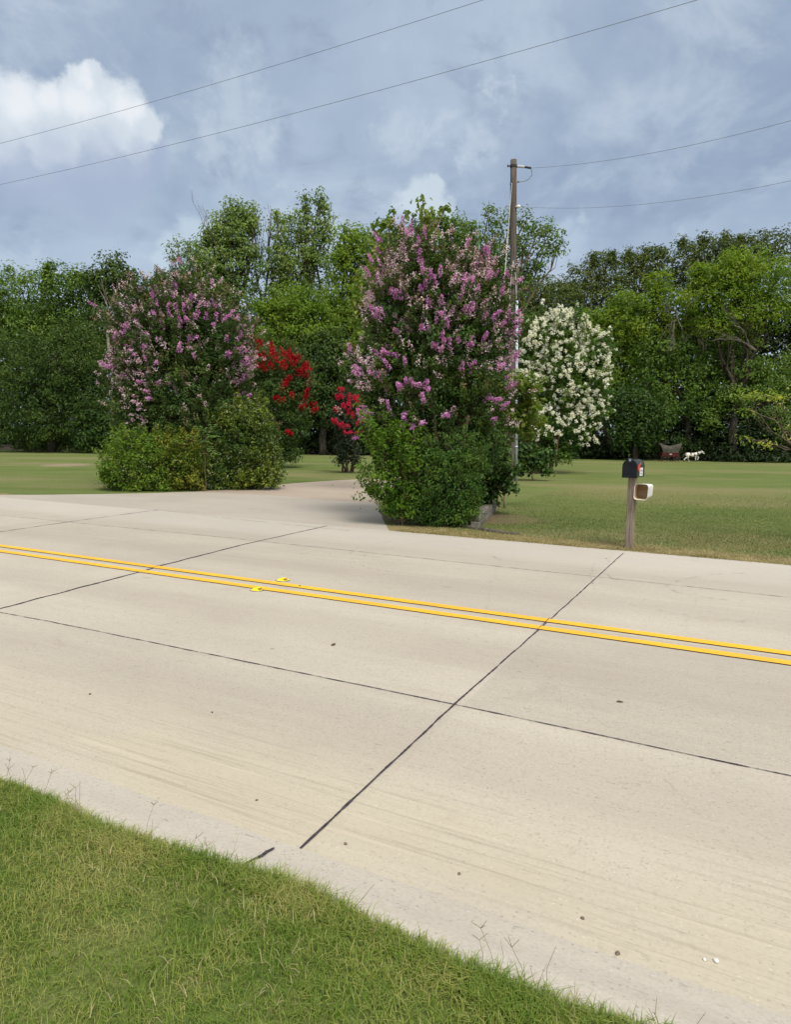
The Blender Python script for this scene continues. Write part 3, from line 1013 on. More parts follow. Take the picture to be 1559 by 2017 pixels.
TP = list(zip(*CC1)); random.shuffle(TP)
add_flowers(crape1, B1, LM['orchid'], [(x, y, 1) for x, y in FL1], 0.19, 0.058, 75, 0.026, push=0.12, tips=TP[:70])
add_flowers(crape1, B1, LM['orchid'], [], 0.14, 0.045, 45, 0.022, name='small_blossom', rnd=50, zmin=0.3)
add_flowers(crape1, B1, LM['bud'], [(740 + 60 * random.random(), 500 + 90 * random.random()) for i in range(26)] + [(700 + 40 * random.random(), 690 + 80 * random.random()) for i in range(26)],
            0.21, 0.075, 26, 0.027, name='faded_blossom', rnd=540, zmin=0.5, tips=TP[70:270])
add_flowers(crape1, B1, LM['rust'], [], 0.22, 0.07, 22, 0.030, name='seed_head', rnd=80, zmin=0.55, tips=TP[230:330])

# --- left orchid crape myrtle
B2 = blobs_w([(350, 615, 72, 55), (290, 655, 62, 52), (405, 655, 68, 55), (262, 715, 48, 52), (340, 715, 95, 70), (430, 715, 55, 62),
              (300, 785, 72, 62), (400, 785, 82, 62), (252, 800, 36, 42), (470, 700, 28, 50), (380, 840, 100, 55), (300, 840, 60, 45)], 19.4)
crape2, CC2 = plant('crape_myrtle', 'broad crape myrtle with pale pink purple blossom behind the shrubs left of the driveway', 'tree', Vector((W(360, 900, 19.4).x, 19.4, 0)), B2, LM['crape_far'], 0.085, 0.22, BARKC, stems=6, r=0.12, spread=0.3, twigs=6, cov=2.1, fork=0.42, low=0.75, asp=0.52, lump=0.7, dens=0.7, shoots=(430, 0.62))
FL2 = [(307, 570), (300, 587), (303, 580), (347, 568), (340, 632), (352, 630), (356, 638), (365, 630), (333, 620), (384, 627), (388, 622), (330, 607), (345, 605), (362, 610), (372, 608), (395, 605), (410, 597), (420, 600), (405, 602), (428, 610),
       (440, 630), (445, 628), (250, 645), (240, 660), (235, 678), (245, 655), (280, 662), (293, 665), (353, 690), (355, 683), (387, 667), (378, 688), (382, 703), (262, 697), (205, 718), (215, 722), (222, 720), (307, 715), (318, 640), (322, 643),
       (248, 738), (250, 745), (277, 752), (292, 772), (450, 700), (447, 695), (478, 695), (482, 710), (497, 650), (480, 648), (470, 665), (478, 745), (370, 672), (420, 640), (405, 625), (310, 600), (375, 590), (425, 625)]
TP = list(zip(*CC2)); random.shuffle(TP)
add_flowers(crape2, B2, LM['orchid'], [(x, y, 1) for x, y in FL2], 0.22, 0.068, 50, 0.036, push=0.14, tips=TP[:30])
add_flowers(crape2, B2, LM['orchid'], [], 0.16, 0.05, 30, 0.030, name='small_blossom', rnd=70, zmin=0.3)
add_flowers(crape2, B2, LM['bud'], [(235 + 60 * random.random(), 690 + 140 * random.random()) for i in range(46)], 0.21, 0.078, 22, 0.034, name='faded_blossom', rnd=520, zmin=0.42, tips=TP[30:200])
add_flowers(crape2, B2, LM['rust'], [], 0.26, 0.10, 22, 0.042, name='seed_head', rnd=20, zmin=0.4, tips=TP[200:320])

# --- red crape myrtle
B3 = blobs_w([(505, 720, 42, 52), (555, 735, 50, 52), (590, 755, 26, 40), (545, 790, 58, 60), (565, 850, 40, 55), (572, 888, 22, 20), (490, 790, 40, 60), (530, 860, 40, 40), (550, 890, 30, 20)], 31)
crape3, _ = plant('crape_myrtle', 'tall crape myrtle with deep red blossom behind the left shrubs', 'tree', Vector((W(548, 900, 31).x, 31, 0)), B3, LM['crape_far'], 0.11, 0.32, BARKC, stems=5, r=0.12, spread=0.3, cov=2.2, fork=0.35, low=0.8, lump=0.5, shoots=(170, 0.6))
FL3 = [(508, 668), (510, 690), (507, 676), (513, 675), (503, 685), (535, 682), (534, 690), (560, 697), (572, 698), (567, 705), (575, 706), (560, 715), (563, 722), (582, 710), (588, 710), (580, 720), (600, 727), (597, 735), (604, 742), (595, 733), (608, 725), (600, 722), (588, 730), (480, 697), (483, 687), (512, 702), (520, 712), (510, 720), (500, 700),
       (567, 752), (569, 750), (557, 765), (559, 763), (604, 775), (600, 782), (602, 771), (575, 785), (597, 803), (592, 805), (610, 798), (615, 803), (570, 850), (572, 855), (466, 748), (456, 762), (470, 772), (543, 787), (550, 785), (530, 718), (525, 728), (522, 705), (490, 705), (495, 715), (538, 700), (542, 708)]
add_flowers(crape3, B3, LM['red'], [(x, y, 2) for x, y in FL3], 0.32, 0.115, 46, 0.06, push=0.15, spread=4)
add_flowers(crape3, B3, LM['rust'], [], 0.28, 0.12, 30, 0.07, name='seed_head', rnd=90, zmin=0.3)

# --- small raspberry crape myrtle
B4 = blobs_w([(684, 790, 24, 24), (673, 820, 20, 28), (697, 820, 20, 28), (685, 850, 26, 28), (685, 882, 25, 20), (672, 905, 14, 12), (700, 905, 14, 12)], 27.5)
crape4, _ = plant('crape_myrtle', 'small slim crape myrtle with raspberry red blossom standing alone on the lawn', 'tree', G(687, 930), B4, LM['small'], 0.10, 0.2, BARKC, stems=7, r=0.11, spread=0.2, cov=2.2, fork=0.3, low=0.9)
FL4 = [(672, 768), (676, 770), (664, 782), (668, 785), (674, 783), (695, 784), (700, 788), (705, 785), (706, 792), (704, 797), (687, 795), (690, 800), (662, 807), (668, 810), (680, 805), (676, 800), (686, 815), (659, 830), (661, 833), (672, 840), (677, 842), (681, 841), (703, 835), (710, 822), (714, 830), (680, 855), (688, 853), (702, 853), (706, 812), (690, 780), (693, 818)]
add_flowers(crape4, B4, LM['raspberry'], [(x, y, 2) for x, y in FL4], 0.20, 0.075, 40, 0.045, push=0.10, spread=2.5)

# --- white crape myrtle
B5 = blobs_w([(1050, 672, 32, 46), (1098, 690, 36, 42), (1125, 655, 24, 34), (1168, 708, 34, 34), (1040, 745, 32, 60), (1110, 755, 62, 62), (1178, 755, 26, 48),
              (1165, 810, 30, 34), (1075, 835, 50, 55), (1125, 830, 42, 44), (1088, 890, 34, 26), (1040, 640, 18, 22), (1190, 690, 14, 14), (1140, 640, 12, 14), (1058, 900, 34, 26), (1110, 885, 28, 24)], 29.5)
crape5, CC5 = plant('crape_myrtle', 'crape myrtle covered in cream white blossom right of the utility pole', 'tree', Vector((W(1070, 920, 29.5).x, 29.5, 0)), B5, LM['white_crape'], 0.125, 0.34, BARKC, stems=6, r=0.14, spread=0.35, cov=2.2, fork=0.35, low=0.8, lump=0.6, dens=0.85, shoots=(300, 0.65))
FL5 = []
for i in range(520):
    x = random.uniform(1022, 1203); y = 612 + 265 * random.random() ** 1.75
    if ((x - 1112) / 96) ** 2 + ((y - 755) / 148) ** 2 < 1:
        FL5.append((x, y, random.choice((1, 1, 2))))
add_flowers(crape5, B5, LM['cream'], FL5, 0.14, 0.095, 28, 0.055, push=0.16, spread=4, rnd=30, zmin=0.55, tips=list(zip(*CC5))[:150])

# --- small multi-stemmed crape on the lawn, half hidden
B6 = blobs_w([(752, 850, 22, 26), (745, 878, 16, 18), (765, 870, 16, 22)], 33)
crape6, _ = plant('crape_myrtle', 'small thin stemmed crape myrtle half hidden behind the tallest orchid tree', 'tree', G(752, 917), B6, LM['crape_far'], 0.12, 0.25, BARKC, stems=8, r=0.10, spread=0.25, cov=1.8, fork=0.6)
add_flowers(crape6, B6, LM['bud'], [(740, 890), (748, 880), (742, 898), (760, 860)], 0.3, 0.12, 30, 0.06)

# ------------------------------------------------------------------ shrubs
def shrub(name, label, cat, px, Y, lm, L, rc, group=None, basepx=None, **kw):
    B = blobs_w(px, Y)
    bx = basepx or (sum(b[0] for b in px) / len(px))
    base = Vector((W(bx, 950, Y).x, Y, 0))
    kw.setdefault('cov', 2.6); kw.setdefault('stems', 5); kw.setdefault('r', 0.022); kw.setdefault('spread', 0.09); kw.setdefault('fork', 0.35); kw.setdefault('low', 0.95)
    kw.setdefault('twigs', 3); kw.setdefault('lump', 0.55)
    if L < 0.13:
        kw.setdefault('shoots', (70, L * 3.6))
    r, cc = plant(name, label, cat, base, B, lm, L, rc, BARKC, leafname='foliage', stemname='stem', group=group, **kw)
    return r, B, cc


shrub('nandina_shrub', 'bright light green nandina shrub at the driveway edge under the tallest orchid tree', 'shrub',
      [(775, 900, 40, 42), (805, 880, 32, 44), (735, 850, 20, 24), (760, 870, 26, 30), (762, 955, 46, 34), (800, 965, 40, 36), (795, 992, 42, 18), (735, 968, 24, 12), (815, 930, 35, 40), (765, 988, 26, 22), (790, 1006, 40, 16), (830, 1008, 36, 18)], 11.9, LM['nandina_b'], 0.085, 0.16, asp=0.42, cov=2.0, dens=0.8)
shrub('nandina_shrub', 'dark blue green nandina shrub in front of the tallest orchid tree', 'shrub',
      [(880, 925, 44, 42), (910, 895, 40, 36), (855, 905, 30, 34), (860, 965, 45, 45), (915, 965, 45, 45), (900, 1000, 48, 34), (870, 1010, 40, 22), (905, 1022, 38, 16), (930, 925, 30, 35), (845, 1004, 34, 28), (870, 1026, 40, 12), (925, 1005, 26, 26)], 11.8, LM['nandina_dark'], 0.058, 0.13, asp=0.40, cov=2.6)
shrub('climbing_vine', 'dark broad leaved vine sprawling at the foot of the utility pole', 'vine',
      [(960, 935, 28, 40), (984, 952, 24, 22), (960, 975, 24, 22), (945, 900, 28, 30), (1004, 962, 14, 10), (950, 985, 18, 16)], 13.6, LM['vine'], 0.11, 0.17, asp=0.8, cov=2.0, stems=3, r=0.012)
shrub('sapling', 'yellow green broad leaved sapling between the orchid tree and the white tree', 'sapling',
      [(980, 858, 30, 24), (1030, 828, 20, 22), (1040, 855, 18, 12), (970, 890, 22, 24), (992, 775, 14, 24), (955, 860, 22, 28), (1030, 780, 12, 20), (1000, 840, 14, 16)], 15.0, LM['redbud'], 0.12, 0.17, asp=0.75, cov=1.3, stems=2, r=0.025, fork=0.5, spread=0.1)
shrub('vine_shrub', 'dark leafy growth trailing over the lawn at the white tree foot', 'shrub',
      [(1050, 895, 30, 20), (1035, 915, 26, 20), (1070, 908, 22, 16), (1078, 925, 14, 10), (1025, 895, 20, 25)], 24.5, LM['vine'], 0.13, 0.24, asp=0.8, cov=2.0, stems=3)

shrub('nandina_shrub', 'pale yellow green nandina shrub at the left end of the planting bed', 'shrub',
      [(255, 890, 40, 32), (228, 915, 30, 28), (290, 905, 40, 40), (255, 935, 50, 30), (300, 945, 34, 22), (222, 945, 22, 20), (205, 930, 16, 24), (290, 872, 20, 18), (250, 957, 44, 14), (300, 958, 40, 12)], 18.0, LM['nandina'], 0.095, 0.20, asp=0.42, cov=2.1, dens=0.8)
shrub('variegated_shrub', 'low shrub with yellow edged leaves in the middle of the planting bed', 'shrub',
      [(325, 885, 34, 34), (362, 890, 34, 34), (345, 920, 46, 38), (385, 915, 26, 34), (365, 950, 50, 20), (330, 868, 14, 16)], 18.3, LM['eleagnus'], 0.085, 0.20, asp=0.45, cov=2.1, dens=0.8)
shrub('evergreen_shrub', 'tall rounded glossy evergreen shrub at the right end of the planting bed', 'shrub',
      [(480, 840, 46, 50), (440, 850, 34, 40), (510, 850, 28, 48), (490, 890, 55, 45), (440, 905, 40, 45), (470, 935, 68, 30), (525, 925, 32, 36), (420, 950, 46, 18), (505, 950, 48, 16), (465, 952, 50, 14), (495, 815, 32, 28)], 19.0, LM['holly'], 0.09, 0.24, asp=0.48, cov=2.3, dens=0.85, shoots=(140, 0.3))
# pinnate seedling poking out of the bed
root = thing('tree_seedling', Vector((W(405, 950, 18.0).x, 18.0, 0)), 'seedling with long feather shaped dark leaves rising from the planting bed', 'seedling')
mb = MB(); P_, N_, L_, A_ = [], [], [], []
for (tx, ty) in [(412, 838), (385, 842), (420, 860), (398, 870), (415, 893), (365, 858), (405, 848)]:
    a = W(400, 880, 18.0); e = W(tx + 6, ty, 17.5 + random.uniform(-0.2, 0.2))
    pts = limb(mb, a, e, 0.006, 0.003, 6, 0.02, 4, sag=0.12)
    for i in range(1, 7):
        p = pts[i]; dr = (pts[i] - pts[i - 1]).normalized(); sd = dr.cross(Vector((0, 0, 1))).normalized()
        for q in (-1, 1):
            ax = (sd * q + dr * 0.5).normalized()
            P_.append(p + ax * 0.07); N_.append(Vector((0, -0.3, 1))); L_.append(0.15); A_.append(ax * 3)
limb(mb, Vector((root.location.x, 18.0, -0.05)), W(400, 880, 18.0), 0.009, 0.007, 4, 0.02, 5)
mb.v = [tuple(Vector(v) - root.location) for v in mb.v]
mb.build('stem', BARKC, root)
V, F = leaf_geo(np.array(P_), np.array(N_), np.array(L_), 0.38, 0.1, 0.1, np.array(A_))
mesh_np('foliage', V - np.array(root.location), F, LM['nandina_dark'], root)

# ------------------------------------------------------------------ background trees
def tree(label, px, Y, lm, L=0.24, rc=0.7, name='broadleaf_tree', basepx=None, bark=None, group=None, **kw):
    B = blobs_w(px, Y)
    bx = basepx or (sum(b[0] for b in px) / len(px))
    base = Vector((W(bx, 890, Y).x, Y, 0))
    kw.setdefault('cov', 2.0); kw.setdefault('r', 0.28); kw.setdefault('fork', 0.4); kw.setdefault('twigs', 5)
    return plant(name, label, 'tree', base, B, lm, L, rc, bark or BARKD, group=group or 'trees along the edge of the wood', **kw)


tree('mid green tree at the left edge of the photo with an airy top', [(40, 590, 70, 62), (112, 575, 55, 48), (92, 540, 14, 26), (160, 600, 45, 55), (60, 660, 80, 60), (140, 660, 60, 50), (-30, 600, 60, 70), (150, 548, 28, 20)], 57, LM['mid'], 0.26, 0.75, cov=1.7)
tree('dark tree with a ragged crown behind the bare dead snag', [(228, 535, 34, 36), (208, 570, 34, 34), (250, 560, 30, 34), (185, 555, 22, 30), (275, 580, 20, 28), (225, 620, 62, 45), (215, 680, 70, 60), (290, 640, 40, 50)], 55, LM['dark'], 0.27, 0.65, cov=1.8)
tree('wide dark green tree sweeping to the ground at the far left', [(110, 710, 90, 55), (165, 700, 45, 50), (60, 770, 90, 70), (140, 790, 75, 70), (180, 790, 45, 60), (90, 840, 90, 45), (10, 720, 80, 70), (20, 820, 80, 60), (130, 660, 45, 25)], 47, LM['dark'], 0.20, 0.75, 'willow_tree', low=0.9, cov=1.8, asp=0.4)
shrub('understorey_shrub', 'dark rounded shrub at the wood edge left of the planting bed', 'shrub', [(190, 835, 38, 34), (210, 860, 36, 30), (175, 865, 28, 24), (240, 850, 40, 40)], 46.5, LM['vine'], 0.22, 0.5, group='shrubs along the foot of the wood')
shrub('weed_clump', 'low light green weedy clump at the far left lawn edge', 'weeds', [(133, 876, 26, 13), (100, 880, 22, 10), (165, 882, 22, 8), (60, 878, 30, 12)], 49, LM['weed'], 0.16, 0.3, r=0.02)
tree('tall tree with a pointed olive green crown behind the left crape myrtle', [(462, 425, 24, 32), (440, 455, 34, 40), (478, 470, 34, 55), (425, 505, 42, 45), (470, 530, 50, 55), (410, 560, 55, 50), (455, 600, 65, 55), (440, 660, 70, 60), (495, 435, 16, 40), (412, 470, 18, 24)], 58, LM['olive'], 0.25, 0.6, cov=1.95, r=0.36, twigs=8, bark=BARK)
tree('thin leaning tree with a sparse pale crown', [(352, 488, 26, 20), (385, 492, 26, 22), (340, 505, 14, 12), (372, 515, 30, 18), (400, 525, 24, 25)], 60, LM['olive'], 0.22, 0.5, cov=0.95, basepx=440, r=0.2, twigs=8, bark=BARK, fill=0.02)
tree('dark bushy tree filling the gap left of the tall pointed tree', [(345, 565, 45, 35), (390, 580, 45, 45), (320, 600, 50, 50), (360, 640, 60, 60), (310, 560, 22, 22)], 59, LM['dark'], 0.25, 0.6, cov=1.9)
tree('tallest tree in the wood with a narrow sparse top', [(632, 400, 12, 30), (600, 400, 10, 26), (640, 445, 20, 40), (592, 445, 24, 38), (615, 470, 34, 45), (555, 465, 22, 45), (545, 425, 9, 16), (580, 520, 50, 50), (545, 530, 32, 50), (625, 530, 30, 50), (580, 590, 60, 50)], 59, LM['olive'], 0.25, 0.5, cov=1.7, r=0.38, twigs=10, bark=BARK, fill=0.05)
tree('bright green rounded tree in front of the tallest sparse tree', [(565, 600, 48, 38), (605, 610, 40, 40), (540, 640, 42, 45), (600, 660, 55, 50), (560, 700, 70, 55), (630, 650, 36, 50), (520, 690, 40, 50), (520, 610, 22, 22)], 52, LM['fresh'], 0.23, 0.6, cov=1.9)
tree('shaded green tree between the red tree and the driveway', [(600, 740, 60, 60), (650, 740, 50, 70), (620, 800, 62, 50), (570, 780, 50, 60), (680, 720, 50, 60), (690, 800, 45, 50), (640, 690, 50, 40)], 50.5, LM['dark'], 0.25, 0.7, cov=2.0)
tree('green feathery tree left of the tallest orchid tree', [(690, 475, 34, 34), (715, 490, 36, 36), (672, 510, 26, 34), (700, 540, 52, 45), (675, 590, 46, 50), (720, 610, 50, 60), (680, 650, 48, 50), (740, 540, 40, 50), (650, 610, 22, 30)], 54, LM['fresh'], 0.24, 0.6, cov=1.9)
tree('green tree rising behind the orchid tree top', [(860, 450, 34, 30), (895, 460, 30, 36), (830, 470, 34, 30), (890, 510, 55, 40), (800, 500, 45, 45), (930, 500, 35, 45), (850, 560, 90, 60), (760, 490, 30, 40)], 50, LM['mid'], 0.26, 0.6, cov=1.9)
tree('pale broad leaved tree with whippy tips close behind the orchid tree', [(762, 442, 18, 14), (735, 452, 10, 9), (800, 424, 10, 9), (834, 398, 6, 14), (845, 420, 18, 11), (878, 410, 8, 6), (790, 465, 22, 16), (720, 560, 24, 40), (712, 620, 22, 34), (740, 500, 26, 28), (706, 690, 18, 40), (775, 415, 7, 8), (850, 448, 22, 18), (765, 540, 34, 50), (722, 790, 14, 40), (700, 600, 12, 24)], 18.5, LM['redbud'], 0.13, 0.20, cov=1.15, asp=0.8, basepx=800, r=0.12, twigs=6, bark=BARK, fill=0.02, fork=0.5)
tree('airy tree with branches leaning right behind the utility pole', [(965, 425, 14, 24), (985, 450, 26, 26), (1015, 425, 16, 18), (1040, 440, 18, 22), (1065, 455, 22, 22), (1088, 465, 22, 26), (1100, 490, 14, 16), (1035, 490, 28, 26), (985, 500, 40, 40), (1055, 530, 24, 20), (970, 550, 45, 50), (1020, 560, 40, 40), (930, 460, 24, 30), (1075, 500, 22, 14)], 44, LM['mid'], 0.20, 0.42, cov=1.35, basepx=960, r=0.26, twigs=9, bark=BARK, fill=0.03)
for (lab, px, Y, lm) in [
    ('olive grey tree low on the skyline just right of the utility pole', [(1045, 585, 40, 34), (1085, 575, 40, 30), (1060, 620, 50, 40), (1110, 600, 40, 40), (1040, 660, 60, 50), (1000, 600, 40, 50)], 61, 'dark2'),
    ('dark feathery tree on the skyline above the white tree', [(1150, 555, 40, 36), (1190, 535, 36, 36), (1165, 600, 60, 45), (1130, 580, 30, 30), (1215, 570, 40, 40), (1170, 515, 12, 22), (1205, 508, 12, 20)], 63, 'dark2'),
    ('dark brushy tree at the middle of the right skyline', [(1245, 530, 38, 34), (1285, 525, 38, 36), (1260, 570, 50, 40), (1310, 560, 36, 40), (1240, 505, 12, 18), (1275, 500, 14, 18), (1300, 502, 14, 18)], 64, 'dark2'),
    ('dark tree topping the right end of the skyline', [(1350, 510, 36, 36), (1395, 505, 36, 34), (1375, 550, 50, 40), (1345, 482, 12, 18), (1385, 478, 14, 18), (1420, 490, 25, 30)], 63, 'dark2'),
    ('tallest dark tree at the right edge of the skyline', [(1440, 500, 30, 30), (1480, 490, 40, 34), (1430, 472, 9, 16), (1460, 475, 14, 14), (1530, 490, 45, 40), (1500, 540, 60, 40), (1440, 540, 40, 40)], 65, 'dark2')]:
    tree(lab, px, Y, LM[lm], 0.26, 0.55, 'skyline_tree', cov=1.8, upb=0.9, asp=0.4)
tree('large lime green tree filling the upper right corner of the wood', [(1445, 530, 40, 36), (1405, 555, 40, 34), (1480, 545, 50, 50), (1380, 590, 40, 34), (1440, 590, 50, 45), (1500, 620, 60, 55), (1420, 640, 50, 40), (1550, 560, 50, 60), (1375, 540, 18, 22)], 49, LM['lime'], 0.22, 0.55, cov=1.8)
tree('rounded lime green tree above the bare hanging branches', [(1300, 565, 26, 30), (1275, 600, 34, 30), (1320, 600, 34, 32), (1290, 645, 50, 36), (1245, 650, 34, 30), (1335, 650, 36, 34), (1365, 620, 24, 28)], 52, LM['lime'], 0.22, 0.55, cov=1.8)
tree('mid green tree right behind the white blossom', [(1225, 610, 36, 36), (1200, 640, 34, 36), (1240, 690, 46, 40), (1190, 690, 40, 40), (1225, 740, 50, 50), (1150, 650, 40, 40), (1160, 720, 40, 60)], 53, LM['fresh'], 0.23, 0.55, cov=1.8)
tree('green tree hung with bare dead vines right of centre in the wood', [(1300, 700, 46, 40), (1345, 710, 46, 40), (1290, 750, 50, 40), (1350, 770, 50, 45), (1390, 730, 44, 40), (1320, 800, 50, 30), (1385, 790, 40, 36), (1440, 690, 50, 40)], 50.5, LM['mid'], 0.23, 0.55, cov=1.8, low=0.7)
tree('dark glossy tree with overhanging leaves above the mailbox', [(1240, 790, 40, 36), (1275, 800, 40, 40), (1220, 830, 34, 36), (1260, 840, 45, 34), (1295, 830, 30, 34), (1200, 790, 34, 40), (1240, 865, 40, 26), (1275, 868, 30, 22)], 48.5, LM['vine'], 0.25, 0.5, cov=1.8, r=0.2)
tree('yellow green tree overhanging the lawn at the right edge of the wood', [(1440, 770, 36, 40), (1480, 740, 40, 44), (1455, 810, 26, 26), (1510, 790, 50, 50), (1420, 790, 22, 28), (1550, 740, 40, 50), (1400, 830, 30, 26), (1530, 840, 50, 40)], 49.5, LM['mid'], 0.21, 0.55, cov=1.7, low=0.8)

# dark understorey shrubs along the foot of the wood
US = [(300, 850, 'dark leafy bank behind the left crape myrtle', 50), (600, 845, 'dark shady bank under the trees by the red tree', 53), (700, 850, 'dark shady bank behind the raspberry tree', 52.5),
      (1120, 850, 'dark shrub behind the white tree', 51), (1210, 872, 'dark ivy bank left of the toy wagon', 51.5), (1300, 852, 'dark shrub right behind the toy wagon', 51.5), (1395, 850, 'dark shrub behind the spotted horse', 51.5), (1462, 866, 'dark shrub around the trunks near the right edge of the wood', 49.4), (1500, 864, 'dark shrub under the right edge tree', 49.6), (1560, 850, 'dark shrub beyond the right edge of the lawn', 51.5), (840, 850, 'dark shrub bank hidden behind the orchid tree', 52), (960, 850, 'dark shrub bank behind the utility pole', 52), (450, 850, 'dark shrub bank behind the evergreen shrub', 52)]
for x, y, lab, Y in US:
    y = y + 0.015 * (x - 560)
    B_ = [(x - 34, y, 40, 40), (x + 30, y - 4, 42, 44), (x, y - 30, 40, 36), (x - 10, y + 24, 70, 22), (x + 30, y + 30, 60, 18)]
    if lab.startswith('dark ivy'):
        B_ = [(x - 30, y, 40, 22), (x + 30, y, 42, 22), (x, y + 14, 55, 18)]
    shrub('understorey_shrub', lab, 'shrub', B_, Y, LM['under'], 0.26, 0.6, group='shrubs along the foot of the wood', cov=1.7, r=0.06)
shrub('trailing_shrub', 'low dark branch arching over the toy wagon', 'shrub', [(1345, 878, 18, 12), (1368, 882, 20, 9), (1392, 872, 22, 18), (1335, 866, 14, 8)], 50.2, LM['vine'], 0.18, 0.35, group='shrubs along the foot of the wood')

# the deep wood behind reads as one mass
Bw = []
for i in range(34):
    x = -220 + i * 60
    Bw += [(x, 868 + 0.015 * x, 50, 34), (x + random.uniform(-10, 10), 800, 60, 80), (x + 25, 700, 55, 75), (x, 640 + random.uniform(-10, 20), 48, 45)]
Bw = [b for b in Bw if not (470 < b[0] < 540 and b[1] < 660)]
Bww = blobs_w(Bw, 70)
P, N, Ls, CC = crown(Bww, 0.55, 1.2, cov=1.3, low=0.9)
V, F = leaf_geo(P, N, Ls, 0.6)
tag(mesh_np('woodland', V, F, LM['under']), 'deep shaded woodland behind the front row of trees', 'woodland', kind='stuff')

# dead snag and bare branches
def bare(mb, a, d, ln, r, depth, spread=0.6, droop=0.0):
    a = Vector(a)
    e = a + d * ln
    pts = [a]
    for i in range(1, 4):
        pts.append(a + d * ln * i / 3 + Vector((random.gauss(0, 1), random.gauss(0, 1), random.gauss(0, 1))) * ln * 0.05)
    mb.tube(pts, [r, r * 0.85, r * 0.7, r * 0.55], 4 if depth < 2 else 6)
    if depth <= 0:
        return
    for k in range(random.choice((2, 3, 3))):
        nd_ = (d + Vector((random.gauss(0, 1), random.gauss(0, 1), random.gauss(0, 0.6))) * spread + Vector((0, 0, -droop))).normalized()
        bare(mb, pts[random.choice((2, 3, 3))], nd_, ln * random.uniform(0.55, 0.85), r * 0.55, depth - 1, spread, droop)


def bare_thing(name, label, px, py, Y, specs, depth=3, ground=True, mt_=None):
    p = W(px, py, Y)
    base = Vector((p.x, Y, 0)) if ground else p
    root = thing(name, base, label, name.replace('_', ' '))
    mb = MB()
    for (x0, y0, x1, y1, r, sp, dr) in specs:
        a = W(x0, y0, Y); e = W(x1, y1, Y - 0.5)
        bare(mb, a, (e - a).normalized(), (e - a).length, r * 0.8, depth, sp, dr)
    if ground:
        limb(mb, base + Vector((0, 0, -0.1)), W(specs[0][0], specs[0][1], Y), specs[0][4] * 1.6, specs[0][4], 6, 0.02, 7)
    mb.v = [tuple(Vector(v) - base) for v in mb.v]
    mb.build('branch', mt_ or (DEAD if ground else DEADB), root)


bare_thing('dead_tree', 'bleached bare snag standing among the dark trees on the left', 214, 700, 46, [(211, 655, 216, 618, 0.09, 0.3, -0.15), (213, 650, 226, 630, 0.05, 0.35, 0), (216, 625, 219, 595, 0.06, 0.3, -0.2), (211, 650, 207, 630, 0.04, 0.35, -0.1)], 3)
bare_thing('dead_branch', 'dead pale branches hanging in front of the green trees on the right', 1330, 618, 47.5, [(1333, 618, 1328, 644, 0.045, 0.4, 0.6), (1333, 618, 1340, 640, 0.04, 0.4, 0.6), (1333, 618, 1318, 606, 0.035, 0.45, 0.1), (1333, 618, 1352, 604, 0.04, 0.4, 0), (1331, 630, 1316, 640, 0.03, 0.45, 0.5), (1330, 640, 1326, 662, 0.035, 0.4, 0.7)], 3, False)
bare_thing('dead_branch', 'crooked dead limbs reaching left from the right edge of the wood', 1490, 690, 45, [(1490, 690, 1462, 674, 0.09, 0.35, 0.05), (1490, 690, 1466, 655, 0.09, 0.3, 0), (1464, 674, 1440, 664, 0.05, 0.35, 0.05)], 3, False)
bare_thing('dead_branch', 'thin bare twigs rising from the left of the tall pointed tree', 425, 480, 57, [(428, 490, 412, 452, 0.05, 0.2, -0.1), (424, 480, 404, 436, 0.04, 0.2, -0.2)], 2, False)
bare_thing('dead_tree', 'dark bare trunks standing between the two tall trees', 512, 640, 60, [(515, 600, 510, 540, 0.16, 0.16, -0.3), (520, 600, 523, 530, 0.15, 0.16, -0.3), (512, 610, 530, 570, 0.09, 0.2, -0.2)], 3, True, BARK)

# branch from a young tree at the right edge
Bs = blobs_w([(1505, 780, 36, 10), (1462, 780, 20, 7), (1475, 812, 18, 8), (1468, 868, 16, 10), (1500, 874, 24, 10), (1550, 850, 18, 16), (1535, 790, 18, 14), (1575, 770, 20, 30)], 11.0)
plant('young_tree', 'young tree with yellow tipped leaves reaching in at the right edge', 'tree', Vector((W(1590, 1000, 11.0).x, 11.0, 0)), Bs, LM['yellow'], 0.07, 0.10, BARK, stems=1, r=0.03, cov=1.0, fill=0, asp=0.32, fork=0.6, twigs=3)

# ------------------------------------------------------------------ utility pole
YP = 24.3
pb = Vector((W(1010, 945, YP).x, YP, 0))
pt = W(1012.5, 315, YP)
MPOLE = simple('weathered pole wood', (0.07, 0.056, 0.046), 0.9, 0.1, col2=(0.145, 0.123, 0.104), scale=3.0, stretch=(12, 12, 0.5), bump=0.5)
MGREY = simple('grey plastic conduit', (0.46, 0.50, 0.53), 0.5, 0.4, var=0.15, scale=4)
MSTEEL = simple('galvanised steel', (0.38, 0.39, 0.40), 0.45, 0.5, metal=0.6, var=0.2)
MWIRE = simple('black wire', (0.16, 0.16, 0.17), 0.6, 0.3, var=0.2)
MROPE = simple('pale guy strand', (0.50, 0.48, 0.42), 0.6, 0.3, var=0.2)
MINS = simple('grey porcelain', (0.55, 0.57, 0.58), 0.3, 0.5, var=0.15)
MDARK = simple('dark iron', (0.04, 0.036, 0.034), 0.7, 0.3, var=0.3)
root = thing('utility_pole', pb, 'weathered wooden utility pole with a grey conduit, behind the orchid tree', 'utility pole')
loc = lambda p: Vector(p) - pb
mb = MB()
hp = pt.z
